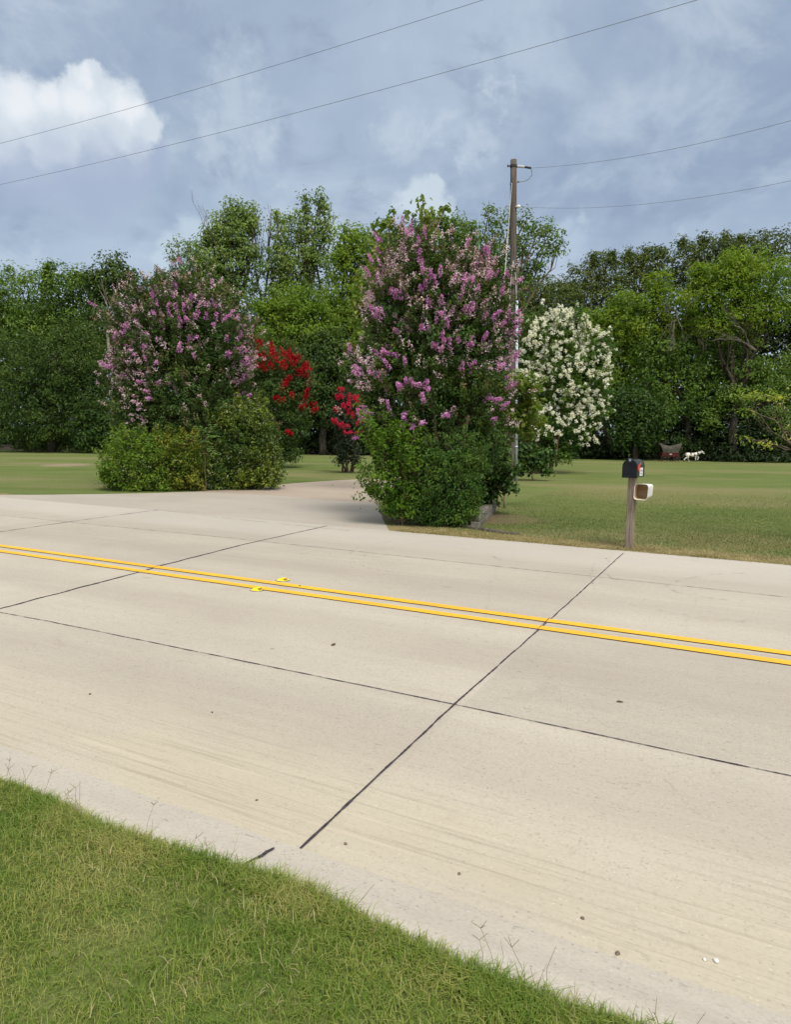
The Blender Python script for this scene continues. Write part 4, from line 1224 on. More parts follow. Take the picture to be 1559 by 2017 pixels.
mb.tube([(0, 0, -0.2)] + [loc(pb.lerp(pt, k / 12) * 1.0) + Vector((noise.noise(Vector((k, 0, 0))) * 0.02, 0, 0)) for k in range(13)], [0.155] + [0.15 - 0.042 * k / 12 for k in range(13)], 14, jit=0.03)
mb.build('shaft', MPOLE, root, smooth=True)


def onp(z, dx=0.0, dy=0.0):
    k = z / hp
    return loc(pb.lerp(pt, k)) + Vector((dx, dy, 0))


kz = lambda py: W(1012, py, YP).z
mb = MB()  # conduit on the road side
zt = kz(593)
rp_ = 0.05
mb.tube([onp(-0.05, 0.12, -0.13), onp(zt * 0.5, 0.115, -0.125), onp(zt, 0.11, -0.12)], rp_, 10)
for z in (1.2, 3.0, 4.6):
    mb.tube([onp(z, 0.115, -0.127), onp(z + 0.06, 0.115, -0.127)], 0.062, 10)
mb.build('conduit', MGREY, root, smooth=True)
mb = MB()
z1 = kz(327)
i0, i1 = onp(z1, 0.09), loc(W(1034, 329, YP))
pts = [i0.lerp(i1, k / 16) for k in range(17)]
mb.tube(pts, [0.05 if k % 2 else 0.035 for k in range(17)], 8)
mb.build('insulator', MINS, root)
mb = MB()
i2 = loc(W(1047, 331, YP))
mb.tube([i1, i2], 0.035, 6)
mb.build('clevis', MDARK, root)
mb = MB()
mb.tube([onp(z1, -0.2), onp(z1, 0.12)], 0.022, 6)
mb.tube([onp(z1, -0.21), onp(z1, -0.18)], 0.045, 6)
mb.tube([onp(z1 + 0.03, 0, 0), onp(z1 - 0.05, 0, 0)], [0.125, 0.125], 14)
mb.build('bracket', MDARK, root)
mb = MB()
arc = [loc(W(x, y, YP)) for x, y in [(1046, 331), (1049, 338), (1048, 346), (1042, 353), (1034, 357), (1027, 358), (1016, 360)]]
mb.tube(arc, 0.012, 5)
for (x, y) in [(1020, 358), (1005, 362)]:
    q = loc(W(x, y, YP - 0.1)); mb.tube([q, q + Vector((0.06, 0, 0))], 0.03, 5)
mb.build('jumper_wire', MWIRE, root)
mb = MB()
q = loc(W(1022, 407, YP - 0.12))
mb.lump(q, 0.075, 8, 5, (1.1, 0.9, 0.8), 0.05)
mb.tube([onp(kz(407), 0.0, -0.05), q], 0.02, 5)
mb.build('spool_insulator', simple('white porcelain', (0.75, 0.74, 0.70), 0.3, 0.5, var=0.1), root, smooth=True)
mb = MB()
for path in [[(1012, 513), (1008, 545), (1005, 590), (1002, 620)], [(1012, 513), (1017, 545), (1018, 593)]]:
    mb.tube([loc(W(x, y, YP - 0.16)) for x, y in path], 0.014, 5)
mb.build('service_cord', MROPE, root)
mb = MB()
mb.tube([loc(W(1019, 520, YP - 0.1)), loc(W(1019.5, 560, YP - 0.1)), loc(W(1018, 594, YP - 0.14))], 0.018, 5)
mb.build('service_cable', MWIRE, root)
# guy wire down to an anchor in the bed
anc = G(959, 985)
root = thing('guy_wire', anc, 'pale guy wire with yellow guards running from the pole top to the bed', 'guy wire')
gl = lambda p: Vector(p) - anc
gtop = W(1009, 361, YP - 0.13)
gp = [gtop.lerp(anc, k / 20) for k in range(21)]
for k, p in enumerate(gp):
    p.z -= 0.25 * math.sin(pi * k / 20)
gp[-1].z = -0.05
mb = MB()
mb.tube([gl(p) for p in gp], 0.009, 5)
mb.build('wire', MROPE, root)
MYEL = simple('yellow plastic', (0.72, 0.52, 0.03), 0.5, 0.4, var=0.15)
for k0, k1 in ((17.0, 17.45), (18.6, 19.0)):
    a_ = gp[int(k0)].lerp(gp[int(k0) + 1], k0 % 1); b_ = gp[int(k1)].lerp(gp[min(20, int(k1) + 1)], k1 % 1)
    mb = MB(); mb.tube([gl(a_), gl(b_)], 0.035, 7)
    mb.build('guard', MYEL, root)

# ------------------------------------------------------------------ overhead wires


def wire(label, pts, r, n=40):
    a, m_, b = [Vector(p) for p in pts]
    tm = (m_ - a).length / ((m_ - a).length + (b - m_).length)
    mb = MB()
    P = []
    for i in range(n + 1):
        t_ = i / n
        P.append(a * ((t_ - tm) * (t_ - 1) / tm) + m_ * (t_ * (t_ - 1) / (tm * (tm - 1))) + b * (t_ * (t_ - tm) / (1 - tm)))
    base = P[0].copy()
    mb.tube([p - base for p in P], r, 5, False)
    o = mb.build('power_line', MWIRE)
    o.location = base
    tag(o, label, 'power line', 'overhead power lines')


def on_plane(px, py, tt):
    d = D(px, py)
    k = tt / (d.x * RN.x + d.y * RN.y)
    return CAM + d * k


for lab, q in [('upper power line crossing the top left of the sky', [(-120, 312), (675, 88), (1180, -75)]), ('lower longer power line crossing the sky above the orchid tree', [(-140, 392), (700, 191), (1560, -55)])]:
    tt = 13.4
    wire(lab, [on_plane(x, y, tt) for x, y in q], 0.0045)
wire('service wire from the pole top insulator running up to the right', [W(1047, 331, YP), W(1260, 306, 20.5), W(1640, 215, 16)], 0.0052)
wire('lower faint service wire from the white pole insulator to the right', [W(1024, 407, YP - 0.12), W(1250, 404, 20.5), W(1640, 338, 16)], 0.0045)

# ------------------------------------------------------------------ mailbox
bm0 = G(1240, 1080)
kk = bm0.y / FPX
root = thing('mailbox', bm0, 'black arched mailbox with red flag on a weathered wooden post by the road', 'mailbox', rz=math.radians(-33))
MPOST = simple('weathered post wood', (0.32, 0.26, 0.20), 0.9, 0.1, col2=(0.17, 0.13, 0.10), scale=2.5, stretch=(22, 22, 1.2), bump=0.6)
MBLK = simple('black enamel', (0.008, 0.010, 0.013), 0.45, 0.25, var=0.4, scale=8)
MGRN = simple('weathered dark green enamel', (0.018, 0.026, 0.020), 0.42, 0.3, col2=(0.032, 0.036, 0.022), scale=6)
MRED = simple('red plastic flag', (0.60, 0.045, 0.030), 0.5, 0.4, var=0.25, scale=30)
mb = MB()
mb.box((0, 0, 0.50), (0.105, 0.105, 1.16), bev=0.006)
mb.build('post', MPOST, root)
zb = 1.045


def arch(w, h, y, z0, n=12, off=0.0):
    r = w / 2
    pts = [(-r, y, z0 - off)]
    for i in range(n + 1):
        a = pi - pi * i / n
        pts.append((r * math.cos(a), y, z0 + (h - r * 0.92) + r * 0.92 * math.sin(a)))
    pts.append((r, y, z0 - off))
    return [Vector(p) for p in pts]


mb = MB()
mb.loft([arch(0.185, 0.25, y, zb) for y in (-0.20, -0.19, 0.26)], True, True)
mb.loft([arch(0.192, 0.254, y, zb - 0.002) for y in (0.235, 0.262)], True, True)
body = mb.build('box', MGRN, root)
mb = MB()
mb.loft([arch(0.197, 0.258, -0.222, zb - 0.004), arch(0.203, 0.262, -0.216, zb - 0.006), arch(0.203, 0.262, -0.182, zb - 0.006)], True, True)
mb.box((0, -0.2235, zb + 0.06), (0.14, 0.004, 0.006))
for q in range(8):
    a0 = pi * q / 7
    mb.box((0.03 * math.cos(a0), -0.2235, zb + 0.175 + 0.03 * math.sin(a0)), (0.012, 0.003, 0.006))
door = mb.build('door', MBLK, body)
mb = MB()
mb.box((0, -0.222, zb + 0.245), (0.03, 0.012, 0.028), bev=0.004)
mb.box((0, -0.215, zb + 0.261), (0.045, 0.03, 0.006))
mb.build('latch', MSTEEL, door)
mb = MB()
# flag: rounded paddle low at the front with an arm slanting up and back
fx = 0.102
pd = [(-0.155, 0.115), (-0.135, 0.09), (-0.10, 0.085), (-0.07, 0.105), (-0.062, 0.14), (-0.05, 0.165), (-0.012, 0.198), (-0.02, 0.207), (-0.07, 0.180), (-0.105, 0.182), (-0.14, 0.165), (-0.155, 0.14)]
mb.loft([[Vector((fx - 0.004, y, zb + z)) for y, z in pd], [Vector((fx + 0.004, y, zb + z)) for y, z in pd]])
mb.lump((fx + 0.006, -0.105, zb + 0.115), 0.012, 8, 5, (0.6, 1, 1), 0.0)
mb.build('flag', MRED, body)
mb = MB()
mb.box((0.0955, 0.075, zb + 0.075), (0.004, 0.17, 0.115))
mb.cur = 1
for (y, z, dy, dz) in [(0.03, 0.10, 0.03, 0.012), (0.02, 0.085, 0.01, 0.03), (0.07, 0.10, 0.03, 0.010), (0.085, 0.085, 0.010, 0.03), (0.06, 0.08, 0.010, 0.02), (0.12, 0.098, 0.03, 0.012), (0.13, 0.08, 0.012, 0.022),
                       (0.03, 0.05, 0.03, 0.010), (0.02, 0.04, 0.010, 0.02), (0.075, 0.045, 0.010, 0.03), (0.095, 0.05, 0.012, 0.03), (0.125, 0.04, 0.03, 0.010)]:
    mb.box((0.0982, y, zb + z), (0.0015, dy, dz))
mb.build('number_plate', None, body, mats=[simple('white sticker', (0.72, 0.72, 0.68), 0.6, 0.3, var=0.15, scale=40), simple('faded black print', (0.13, 0.13, 0.13), 0.7, 0.2, var=0.3)])
# newspaper tube
MWHT = simple('weathered white plastic', (0.66, 0.65, 0.60), 0.55, 0.35, var=0.22, scale=12)
MTAN = simple('dirty tube inside', (0.40, 0.27, 0.14), 0.8, 0.2, col2=(0.58, 0.44, 0.28), scale=7)


def sq(w, h, y, cz, cx, n=28, e=6.5, rot=0.05):
    out = []
    for i in range(n):
        a = 2 * pi * i / n
        c_, s_ = math.cos(a), math.sin(a)
        x = math.copysign(abs(c_) ** (2 / e), c_) * w / 2 * (1 + 0.04 * (1 - s_ * s_))
        z = math.copysign(abs(s_) ** (2 / e), s_) * h / 2 * (1 + 0.09 * (1 - c_ * c_))
        out.append(Vector((cx + x * math.cos(rot) + z * math.sin(rot), y, cz + z - x * 0.02)))
    return out


tz, tx = 0.845, 0.160
mb = MB()
mb.loft([sq(0.172, 0.198, -0.155, tz, tx), sq(0.182, 0.210, -0.16, tz, tx), sq(0.182, 0.210, -0.145, tz, tx), sq(0.172, 0.198, -0.135, tz, tx), sq(0.158, 0.178, 0.20, tz, tx), sq(0.150, 0.170, 0.23, tz, tx)], False, True)
mb.cur = 1
mb.loft([sq(0.172, 0.198, -0.1551, tz, tx), sq(0.160, 0.182, 0.04, tz, tx)], False, True)
mb.cur = 0
mb.build('newspaper_tube', None, root, smooth=False, mats=[MWHT, MTAN])
mb = MB()
mb.tube([(0.05, 0, 0.62), (0.085, -0.02, 0.68)], 0.004, 5)
mb.tube([(0.085, -0.02, 0.68), (tx - 0.02, -0.02, tz - 0.105)], 0.004, 5)
mb.build('bracket', MSTEEL, root)

# ------------------------------------------------------------------ toy wagon and horse statue
YW = 48.0
kw_ = YW / FPX
wb = W(1318, 905, YW); wb.z = 0
root = thing('covered_wagon', wb, 'small red covered wagon with grey canvas at the edge of the wood', 'wagon')
MWRED = simple('faded red paint', (0.11, 0.018, 0.018), 0.7, 0.2, var=0.35, scale=5)
MCANV = simple('weathered grey canvas', (0.085, 0.08, 0.062), 0.9, 0.1, col2=(0.05, 0.047, 0.036), scale=3, stretch=(3, 3, 0.8), bump=0.3)
MWOOD = simple('old dark wheel wood', (0.06, 0.045, 0.035), 0.9, 0.1, var=0.3)
bz0, bz1 = 0.34, 0.62
mb = MB()
Lb, Wb = 1.12, 0.62
mb.loft([[Vector((-Lb / 2 + 0.02, -Wb / 2, bz0)), Vector((Lb / 2 - 0.02, -Wb / 2, bz0)), Vector((Lb / 2 - 0.02, Wb / 2, bz0)), Vector((-Lb / 2 + 0.02, Wb / 2, bz0))],
         [Vector((-Lb / 2 - 0.06, -Wb / 2 - 0.02, bz1)), Vector((Lb / 2 + 0.06, -Wb / 2 - 0.02, bz1)), Vector((Lb / 2 + 0.06, Wb / 2 + 0.02, bz1)), Vector((-Lb / 2 - 0.06, Wb / 2 + 0.02, bz1))]])
for x in (-0.5, -0.17, 0.17, 0.5):
    mb.box((x, -Wb / 2 - 0.022, (bz0 + bz1) / 2), (0.035, 0.03, bz1 - bz0))
mb.box((0, -Wb / 2 - 0.03, bz1 - 0.02), (Lb + 0.1, 0.03, 0.04))
mb.build('bed', MWRED, root)
mb = MB()
rings = []
nb = 9
for i in range(nb):
    u = -1 + 2 * i / (nb - 1)
    ring = []
    for k in range(11):
        a = pi * k / 10
        hgt = 0.70 + 0.36 * abs(u) ** 1.8 * (1.0 if u < 0 else 0.95)
        fl = math.sin(a) ** 0.6
        x = u * (0.50 + 0.34 * fl ** 1.3 * abs(u) ** 0.5) + 0.02 * u
        ring.append(Vector((x, -math.cos(a) * (Wb / 2 + 0.03) * (1 + 0.12 * fl), bz1 - 0.03 + hgt * 0.72 * fl + 0.01 * ((i % 2)))))
    rings.append(ring)
inner = [[v * 1.0 - Vector((0, 0, 0.02)) for v in r] for r in rings]
vs = [v for r in rings for v in r] + [Vector((v.x, v.y * 0.96, v.z)) for r in inner for v in r]
q = nb * 11
fs = []
for i in range(nb - 1):
    for k in range(10):
        a = i * 11 + k
        fs.append((a, a + 11, a + 12, a + 1)); fs.append((q + a, q + a + 1, q + a + 12, q + a + 11))
for i in (0, nb - 1):
    for k in range(10):
        a = i * 11 + k
        fs.append((a, a + 1, q + a + 1, q + a))
for i in range(nb - 1):
    for k in (0, 10):
        a = i * 11 + k
        fs.append((a, a + 11, q + a + 11, q + a))
mb.add(vs, fs)
mb.build('cover', MCANV, root)
mb = MB()
mb.tube([(-0.10, -Wb / 2 - 0.04, 0.53), (-0.05, -Wb / 2 - 0.042, 0.50), (0, -Wb / 2 - 0.042, 0.53), (0.05, -Wb / 2 - 0.042, 0.50), (0.10, -Wb / 2 - 0.04, 0.53)], [0.012, 0.02, 0.02, 0.02, 0.012], 5)
mb.lump((0, -Wb / 2 - 0.042, 0.48), 0.025, 6, 4, (1, 0.4, 1.4), 0.05)
mb.build('emblem', simple('white paint mark', (0.7, 0.68, 0.64), 0.6, 0.3, var=0.1), root)
for x, r in ((-0.42, 0.27), (0.40, 0.23)):
    for y in (-Wb / 2 - 0.10, Wb / 2 + 0.10):
        mb = MB()
        n_ = 18
        for k in range(n_):
            a0, a1 = 2 * pi * k / n_, 2 * pi * (k + 1) / n_
            mb.tube([(x + r * math.cos(a0), y, r + r * math.sin(a0)), (x + r * math.cos(a1), y, r + r * math.sin(a1))], 0.022, 5)
        for k in range(10):
            a0 = 2 * pi * k / 10
            mb.tube([(x, y, r), (x + r * math.cos(a0), y, r + r * math.sin(a0))], 0.013, 4)
        mb.tube([(x, y - 0.05, r), (x, y + 0.05, r)], 0.04, 8)
        mb.build('wheel', MWOOD, root)
for x, r in ((-0.42, 0.27), (0.40, 0.23)):
    mb = MB()
    mb.tube([(x, -Wb / 2 - 0.1, r), (x, Wb / 2 + 0.1, r)], 0.02, 6)
    mb.box((x, 0, r + 0.05), (0.06, 0.3, 0.16))
    mb.build('axle', MWOOD, root)
mb = MB()
mb.tube([(0.4, 0, 0.26), (1.1, 0, 0.30)], 0.022, 6)
mb.build('tongue', MWOOD, root)

hb = W(1366, 907.5, 47.8); hb.z = 0
root = thing('horse_statue', hb, 'small white spotted horse statue walking in front of the toy wagon', 'statue')
m, t = newmat('spotted white paint')
tc = nd(t, 'TexCoord')
n1 = noi(t, tc.outputs['Object'], 7.0, 3, 0.55)
finish(m, t, pbsdf(t, mix(t, ss(t, n1, 0.52, 0.58), (0.66, 0.62, 0.54), (0.045, 0.038, 0.034)), 0.6, 0.3))
mb = MB()


def lim(pts, rad, y=0.0):
    mb.tube([(x, y + (yy if len(q) > 2 else 0), z) for q in pts for x, z, yy in [(q[0], q[1], q[2] if len(q) > 2 else 0)]], rad, 10)


lim([(-0.56, 0.46), (-0.48, 0.50), (-0.30, 0.49), (-0.05, 0.47), (0.16, 0.50), (0.27, 0.53), (0.33, 0.52)], [0.06, 0.135, 0.15, 0.15, 0.16, 0.13, 0.06])
lim([(0.20, 0.54), (0.36, 0.62), (0.50, 0.68), (0.60, 0.715), (0.66, 0.71)], [0.13, 0.105, 0.08, 0.065, 0.04])
lim([(0.60, 0.73), (0.68, 0.67), (0.76, 0.585), (0.79, 0.555)], [0.055, 0.062, 0.044, 0.03])
for y in (-0.03, 0.03):
    lim([(0.60, 0.75, y), (0.595, 0.82, y)], [0.022, 0.008])
# hind legs: one reaching back, one forward under the belly
lim([(-0.46, 0.46), (-0.40, 0.34), (-0.58, 0.24), (-0.66, 0.12), (-0.67, 0.05), (-0.63, 0.0)], [0.12, 0.085, 0.05, 0.035, 0.035, 0.042], -0.08)
lim([(-0.42, 0.46), (-0.26, 0.34), (-0.34, 0.22), (-0.26, 0.10), (-0.24, 0.04), (-0.20, 0.0)], [0.11, 0.08, 0.045, 0.032, 0.034, 0.04], 0.08)
# fore legs: one straight planted, one lifted and folded
lim([(0.14, 0.48), (0.13, 0.34), (0.15, 0.22), (0.16, 0.10), (0.17, 0.04), (0.20, 0.0)], [0.10, 0.065, 0.042, 0.03, 0.034, 0.042], -0.08)
lim([(0.22, 0.48), (0.33, 0.36), (0.44, 0.29), (0.38, 0.19), (0.35, 0.16), (0.37, 0.12)], [0.10, 0.06, 0.04, 0.03, 0.034, 0.04], 0.08)
horse = mb.build('body', m, root, smooth=True)
rm = horse.modifiers.new('merge', 'REMESH'); rm.mode = 'VOXEL'; rm.voxel_size = 0.016; rm.use_smooth_shade = True
sm = horse.modifiers.new('soft', 'SMOOTH'); sm.iterations = 3
mb = MB()
mb.tube([(-0.58, 0, 0.54), (-0.66, 0, 0.50), (-0.70, 0.01, 0.38), (-0.69, 0.015, 0.26)], [0.03, 0.045, 0.04, 0.01], 7)
mb.build('tail', simple('dark horse hair', (0.09, 0.08, 0.07), 0.8, 0.2, var=0.3), root, smooth=True)
mb = MB()
for i in range(7):
    a = Vector((0.24 + 0.055 * i, 0, 0.68 + 0.02 * i))
    mb.tube([a, a + Vector((-0.01, -0.05, -0.02)), a + Vector((0.0, -0.085, -0.10))], [0.022, 0.024, 0.008], 5)
mb.build('mane', simple('pale horse hair', (0.30, 0.28, 0.25), 0.8, 0.2, var=0.4), root, smooth=True)
mb = MB()
ring = [(0.24 + 0.05 * math.sin(a), 0.155 * math.cos(a), 0.53 + 0.175 * math.sin(a)) for a in np.linspace(0, 2 * pi, 17)]
mb.tube(ring, 0.03, 6)
ring = [(0.02, 0.158 * math.cos(a), 0.475 + 0.160 * math.sin(a)) for a in np.linspace(0, 2 * pi, 17)]
mb.tube(ring, 0.018, 6)
mb.build('harness', simple('dark harness leather', (0.03, 0.024, 0.02), 0.6, 0.3, var=0.3), root)

# ------------------------------------------------------------------ bed edging and timber
MSTONE = simple('grey edging stone', (0.22, 0.20, 0.175), 0.9, 0.15, col2=(0.12, 0.105, 0.085), scale=9, bump=0.6)
a_, b_ = G(936, 1040), G(972, 1006)
root = thing('garden_edging', a_, 'low double course of grey stone blocks edging the bed under the orchid tree', 'edging')
d_ = (b_ - a_); ln_ = d_.length; d_.normalize()
ang = math.atan2(d_.y, d_.x)
nbk = max(3, int(ln_ / 0.34))
for c_ in range(2):
    for i in range(nbk):
        l_ = ln_ / nbk
        p = d_ * (l_ * (i + 0.5 + (0.12 if c_ else 0))) + Vector((0, 0, 0.055 + 0.115 * c_))
        mb = MB()
        mb.box(p, (l_ * 0.95, 0.16, 0.105), rot=Matrix.Rotation(ang + random.uniform(-0.05, 0.05), 3, 'Z') @ Matrix.Rotation(random.uniform(-0.04, 0.04), 3, 'X'), bev=0.012)
        mb.build('block', MSTONE, root)
mb = MB()
P_ = [G(890, 1035), G(925, 1040), G(975, 1049), G(1025, 1054)]
for p in P_:
    p.z = 0.012
mb.tube([p - P_[0] for p in P_], [0.04, 0.045, 0.042, 0.02], 9, jit=0.08)
o = mb.build('landscape_timber', simple('old grey timber', (0.10, 0.085, 0.065), 0.9, 0.1, var=0.5, scale=10, stretch=(2, 2, 2)), smooth=True)
o.location = P_[0]
tag(o, 'old grey log lying along the bed edge beside the dry grass', 'log')

# ------------------------------------------------------------------ reflectors and road litter
MYR = simple('yellow reflector plastic', (0.80, 0.66, 0.02), 0.4, 0.4, var=0.1)
MAMB = simple('amber reflector lens', (0.30, 0.14, 0.01), 0.2, 0.6, var=0.3, scale=60)
MBIT = simple('bitumen pad', (0.16, 0.14, 0.13), 0.8, 0.2, var=0.3)


def pyr(mb, w, l, wt, lt, h, z0=0.0):
    mb.loft([[Vector((-l / 2, -w / 2, z0)), Vector((l / 2, -w / 2, z0)), Vector((l / 2, w / 2, z0)), Vector((-l / 2, w / 2, z0))],
             [Vector((-lt / 2, -wt / 2, z0 + h)), Vector((lt / 2, -wt / 2, z0 + h)), Vector((lt / 2, wt / 2, z0 + h)), Vector((-lt / 2, wt / 2, z0 + h))]])


for lab, (x, y) in [('yellow road reflector on the near side of the double yellow line', (507, 1164)), ('yellow road reflector on the far side of the double yellow line', (557, 1145))]:
    p = G(x, y); p.z = 0.010
    root = thing('road_reflector', p, lab, 'road reflector', rz=RANG, group='raised yellow road reflectors')
    mb = MB()
    pyr(mb, 0.105, 0.105, 0.07, 0.035, 0.022, 0.004)
    mb.build('body', MYR, root)
    mb = MB()
    mb.tube([(0, 0, 0), (0, 0, 0.004)], [0.078, 0.074], 18, jit=0.05)
    mb.build('pad', MBIT, root)
    for sgn in (-1, 1):
        mb = MB()
        pts = []
        for yy, k in ((-0.036, 0.2), (0.036, 0.2), (0.030, 0.85), (-0.030, 0.85)):
            xx = sgn * (0.0525 + (0.0175 - 0.0525) * k + 0.0015)
            pts.append(Vector((xx, yy, 0.004 + 0.022 * k + 0.0012)))
        q = [v + Vector((-sgn * 0.002, 0, -0.002)) for v in pts]
        mb.loft([q, pts] if sgn > 0 else [pts, q])
        mb.build('lens', MAMB, root)

MPEB = simple('brown pebble', (0.16, 0.12, 0.09), 0.85, 0.2, var=0.4, scale=80)
MPEBW = simple('white crumb', (0.62, 0.58, 0.52), 0.85, 0.2, var=0.2, scale=80)
MLEAFD = simple('dead leaf', (0.08, 0.05, 0.03), 0.8, 0.2, var=0.4, scale=60)
for lab, x, y, r, mt_, nm, cat in [
    ('dark flat leaf lying below the yellow lines near the middle of the road', 657, 1273, 0.028, MLEAFD, 'dead_leaf', 'leaf'),
    ('dark dead leaf in the lane right of the crossing joint', 1222, 1386, 0.022, MLEAFD, 'dead_leaf', 'leaf'),
    ('rusty brown pebble right of the joint end by the kerb', 681, 1668, 0.011, MPEB, 'pebble', 'pebble'),
    ('grey brown stone near the kerb at the bottom right', 1217, 1885, 0.013, MPEB, 'pebble', 'pebble'),
    ('larger white crumb on the road at the bottom right corner', 1411, 1900, 0.013, MPEBW, 'crumb', 'crumb'),
    ('smaller white crumb on the road at the bottom right corner', 1388, 1897, 0.009, MPEBW, 'crumb', 'crumb'),
    ('small pebble left of the joint end close to the kerb', 506, 1581, 0.010, MPEB, 'pebble', 'pebble'),
    ('tiny dark pebble in the left part of the near lane', 418, 1407, 0.010, MLEAFD, 'pebble', 'pebble'),
    ('tiny dark pebble at the left edge of the near lane', 177, 1371, 0.012, MLEAFD, 'pebble', 'pebble'),
    ('small brown pebble on the yellow centre line right of the reflectors', 591, 1158, 0.014, MLEAFD, 'pebble', 'pebble'),
    ('small brown stone in the gutter right of the kerb joint', 905, 1727, 0.010, MPEB, 'pebble', 'pebble'),
    ('small dark stone in the near lane right of the diagonal joint', 1148, 1815, 0.010, MPEB, 'pebble', 'pebble'),
    ('tiny pebble on the far lane edge above the joint crossing', 1195, 1102, 0.014, MLEAFD, 'pebble', 'pebble'),
    ('dark bit of litter on the driveway apron near the bush', 710, 1003, 0.03, MLEAFD, 'dead_leaf', 'leaf'),
    ('small dead leaf on the brown driveway', 655, 956, 0.045, MLEAFD, 'dead_leaf', 'leaf')]:
    mb = MB()
    p = G(x, y); p.z = 0.012 if y < 1160 and 1150 < y else 0.010
    if y == 1158: p.z = 0.019
    if nm == 'dead_leaf':
        r *= 0.7
        mb.lump((0, 0, r * 0.22), r, 9, 5, (1.3, 0.7, 0.25), 0.3)
    else:
        r *= 0.6
        mb.lump((0, 0, r * 0.5), r, 8, 5, (1.15, 0.9, 0.65), 0.2)
    o = mb.build(nm, mt_, smooth=False)
    o.location = p
    o.rotation_euler = (0, 0, random.uniform(0, 6))
    tag(o, lab, cat, 'litter on the road')

# ------------------------------------------------------------------ sky, sun, exposure
EXPO = 1.15
EF = 2 ** EXPO
SUN_EL, SUN_AZ = math.radians(58), math.radians(155)  # azimuth clockwise from +Y
sd = Vector((math.sin(SUN_AZ) * math.cos(SUN_EL), math.cos(SUN_AZ) * math.cos(SUN_EL), math.sin(SUN_EL)))
w = bpy.data.worlds.new('World')
scn.world = w
w.use_nodes = True
t = w.node_tree
t.nodes.clear()
sky = nd(t, 'TexSky', {'sky_type': 'NISHITA', 'sun_disc': False, 'sun_elevation': SUN_EL, 'sun_rotation': SUN_AZ})
tc = nd(t, 'TexCoord')
v = tc.outputs['Generated']
sx = nd(t, 'SeparateXYZ', {}, [v])
dz_ = mth(t, 'ADD', mth(t, 'MAXIMUM', sx.outputs[2], 0.0), 0.22)
pl = nd(t, 'CombineXYZ', {}, [mth(t, 'DIVIDE', sx.outputs[0], dz_), mth(t, 'DIVIDE', sx.outputs[1], dz_), 0.0])
cl = lambda r, g, b: (r / EF, g / EF, b / EF, 1)
n1 = noi(t, pl, 1.15, 6, 0.55, 0.3)
n2 = noi(t, mapg(t, pl, (1, 1, 1), (0, 0, 0.6), (4.2, 1.7, 0)), 2.6, 7, 0.6, 0.6)
n3 = noi(t, v, 7.0, 6, 0.6, 0.2)
c = mix(t, ss(t, n1, 0.34, 0.66), cl(0.305, 0.388, 0.522), cl(0.46, 0.555, 0.68))
c = mix(t, ss(t, n2, 0.48, 0.72, 0, 0.6), c, cl(0.55, 0.645, 0.75))
c = mix(t, ss(t, n3, 0.5, 0.75, 0, 0.22), c, cl(0.55, 0.63, 0.75))
n4 = noi(t, mapg(t, v, (1, 1, 1.5), (0, 0, 0), (2.2, 0.4, 1.1)), 9.0, 6, 0.58, 0.5)
c = mix(t, ss(t, n4, 0.48, 0.30, 0, 0.55), c, cl(0.275, 0.345, 0.475))
n5 = noi(t, mapg(t, v, (1, 1, 1.3), (0, 0, 0), (7.2, 3.4, 2.1)), 5.0, 7, 0.6, 0.4)
c = mix(t, ss(t, n5, 0.50, 0.70, 0, 0.6), c, cl(0.60, 0.68, 0.765))
wv = noi(t, v, 16.0, 6, 0.62)
wc = nd(t, 'VectorMath', {'operation': 'SUBTRACT'}, [wv.outputs['Color'], (0.5, 0.5, 0.5)])


def puffs(lst, warp, hard, gain=1.0):
    vv = nd(t, 'VectorMath', {'operation': 'MULTIPLY_ADD'}, [wc, (warp, warp, warp), v])
    acc = None
    for x, y, r in lst:
        d = nd(t, 'VectorMath', {'operation': 'DISTANCE'}, [vv, tuple(D(x, y))])
        k = D(x, y).dot(_F)
        q = mth(t, 'DIVIDE', d.outputs['Value'], r / FPX * k)
        q = mth(t, 'SUBTRACT', 1.0, q)
        acc = q if acc is None else mth(t, 'SMOOTH_MAX', acc, q, 0.15)
    return ss(t, acc, 0.0, hard, 0, gain)


def puff(c, lst, col, warp=0.05, hard=0.35, gain=1.0):
    return mix(t, puffs(lst, warp, hard, gain), c, col)


# soft bright breaks in the deck
c = puff(c, [(470, 190, 90), (430, 270, 80), (520, 240, 70)], cl(0.62, 0.71, 0.79), 0.16, 0.9, 0.55)
c = puff(c, [(790, 265, 70), (850, 250, 50), (930, 285, 60), (990, 200, 40), (905, 320, 40)], cl(0.60, 0.69, 0.78), 0.16, 0.9, 0.55)
c = puff(c, [(1260, 250, 60), (1150, 240, 50), (1320, 330, 70)], cl(0.50, 0.59, 0.72), 0.16, 0.9, 0.45)
c = puff(c, [(250, 400, 110), (130, 380, 90), (400, 420, 80)], cl(0.45, 0.55, 0.67), 0.12, 1.0, 0.5)
# small cumulus tops over the trees
c = puff(c, [(835, 392, 44), (850, 372, 26), (810, 410, 34), (870, 420, 40)], cl(0.64, 0.73, 0.80), 0.06, 0.5, 0.85)
c = puff(c, [(372, 448, 40), (345, 480, 44), (400, 470, 50), (320, 510, 30), (430, 500, 60)], cl(0.56, 0.66, 0.76), 0.06, 0.6, 0.8)
c = puff(c, [(1115, 455, 36), (1135, 490, 42), (1100, 510, 50), (1150, 440, 24)], cl(0.50, 0.60, 0.72), 0.07, 0.8, 0.7)
c = puff(c, [(550, 375, 30), (340, 300, 50), (330, 250, 30)], cl(0.54, 0.64, 0.73), 0.10, 1.0, 0.7)
c = puff(c, [(100, 520, 30), (60, 505, 36), (1350, 470, 26), (1400, 455, 18)], cl(0.52, 0.61, 0.72), 0.10, 1.0, 0.6)
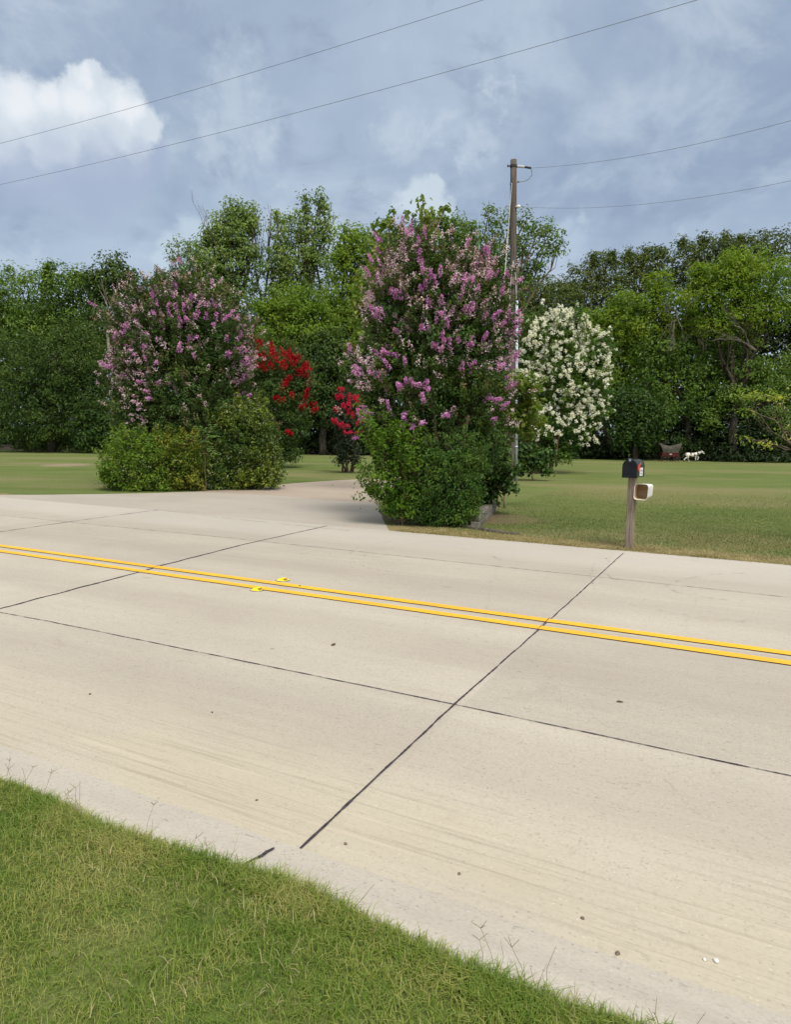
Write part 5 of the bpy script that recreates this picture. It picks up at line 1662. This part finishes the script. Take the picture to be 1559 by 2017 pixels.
# large cumulus at upper left: grey belly, then white body
c = puff(c, [(180, 300, 150), (60, 300, 150), (290, 300, 60)], cl(0.40, 0.47, 0.62), 0.07, 0.5, 0.8)
c = puff(c, [(240, 215, 62), (165, 165, 36), (185, 150, 24), (110, 205, 56), (255, 255, 62), (180, 230, 80), (290, 255, 40), (60, 215, 80), (-20, 230, 100), (100, 262, 70), (200, 185, 40), (140, 180, 34)], cl(0.70, 0.77, 0.83), 0.055, 0.42, 0.95)
c = puff(c, [(230, 200, 40), (168, 155, 26), (100, 190, 46), (255, 215, 40), (40, 195, 60), (160, 200, 55)], cl(0.88, 0.91, 0.94), 0.05, 0.8, 0.9)
c = puff(c, [(190, 300, 70), (110, 310, 70), (260, 310, 50), (40, 310, 70)], cl(0.47, 0.54, 0.67), 0.08, 0.9, 0.6)
# thin bright overcast overhead and around the veiled sun
up = ss(t, sx.outputs[2], 0.55, 1.0)
c = mix(t, mth(t, 'MULTIPLY', up, 0.6), c, cl(0.85, 0.90, 0.98))
sdv = nd(t, 'VectorMath', {'operation': 'DOT_PRODUCT'}, [v, tuple(sd)])
c = mix(t, ss(t, sdv.outputs['Value'], 0.45, 1.0, 0, 0.9), c, cl(1.9, 1.85, 1.75))
cs = nd(t, 'VectorMath', {'operation': 'SCALE'}, {0: sky, 'Scale': 0.09})
c = mix(t, 0.93, cs.outputs[0], c)
bg = nd(t, 'Background', {}, {'Color': c, 'Strength': 1.0})
out = nd(t, 'OutputWorld')
t.links.new(bg.outputs[0], out.inputs[0])

sl = bpy.data.lights.new('sun', 'SUN')
sl.energy = 1.5
sl.angle = math.radians(24)
sl.color = (1.0, 0.96, 0.90)
so = bpy.data.objects.new('sun', sl)
COL.objects.link(so)
so.rotation_euler = sd.to_track_quat('Z', 'Y').to_euler()
so.location = (0, 0, 40)

scn.view_settings.view_transform = 'Standard'
scn.view_settings.look = 'None'
scn.view_settings.exposure = EXPO
scn.view_settings.gamma = 1
cy = scn.cycles
cy.max_bounces = 6
cy.diffuse_bounces = 3
cy.glossy_bounces = 2
cy.transmission_bounces = 3
cy.transparent_max_bounces = 8
cy.caustics_reflective = False
cy.caustics_refractive = False
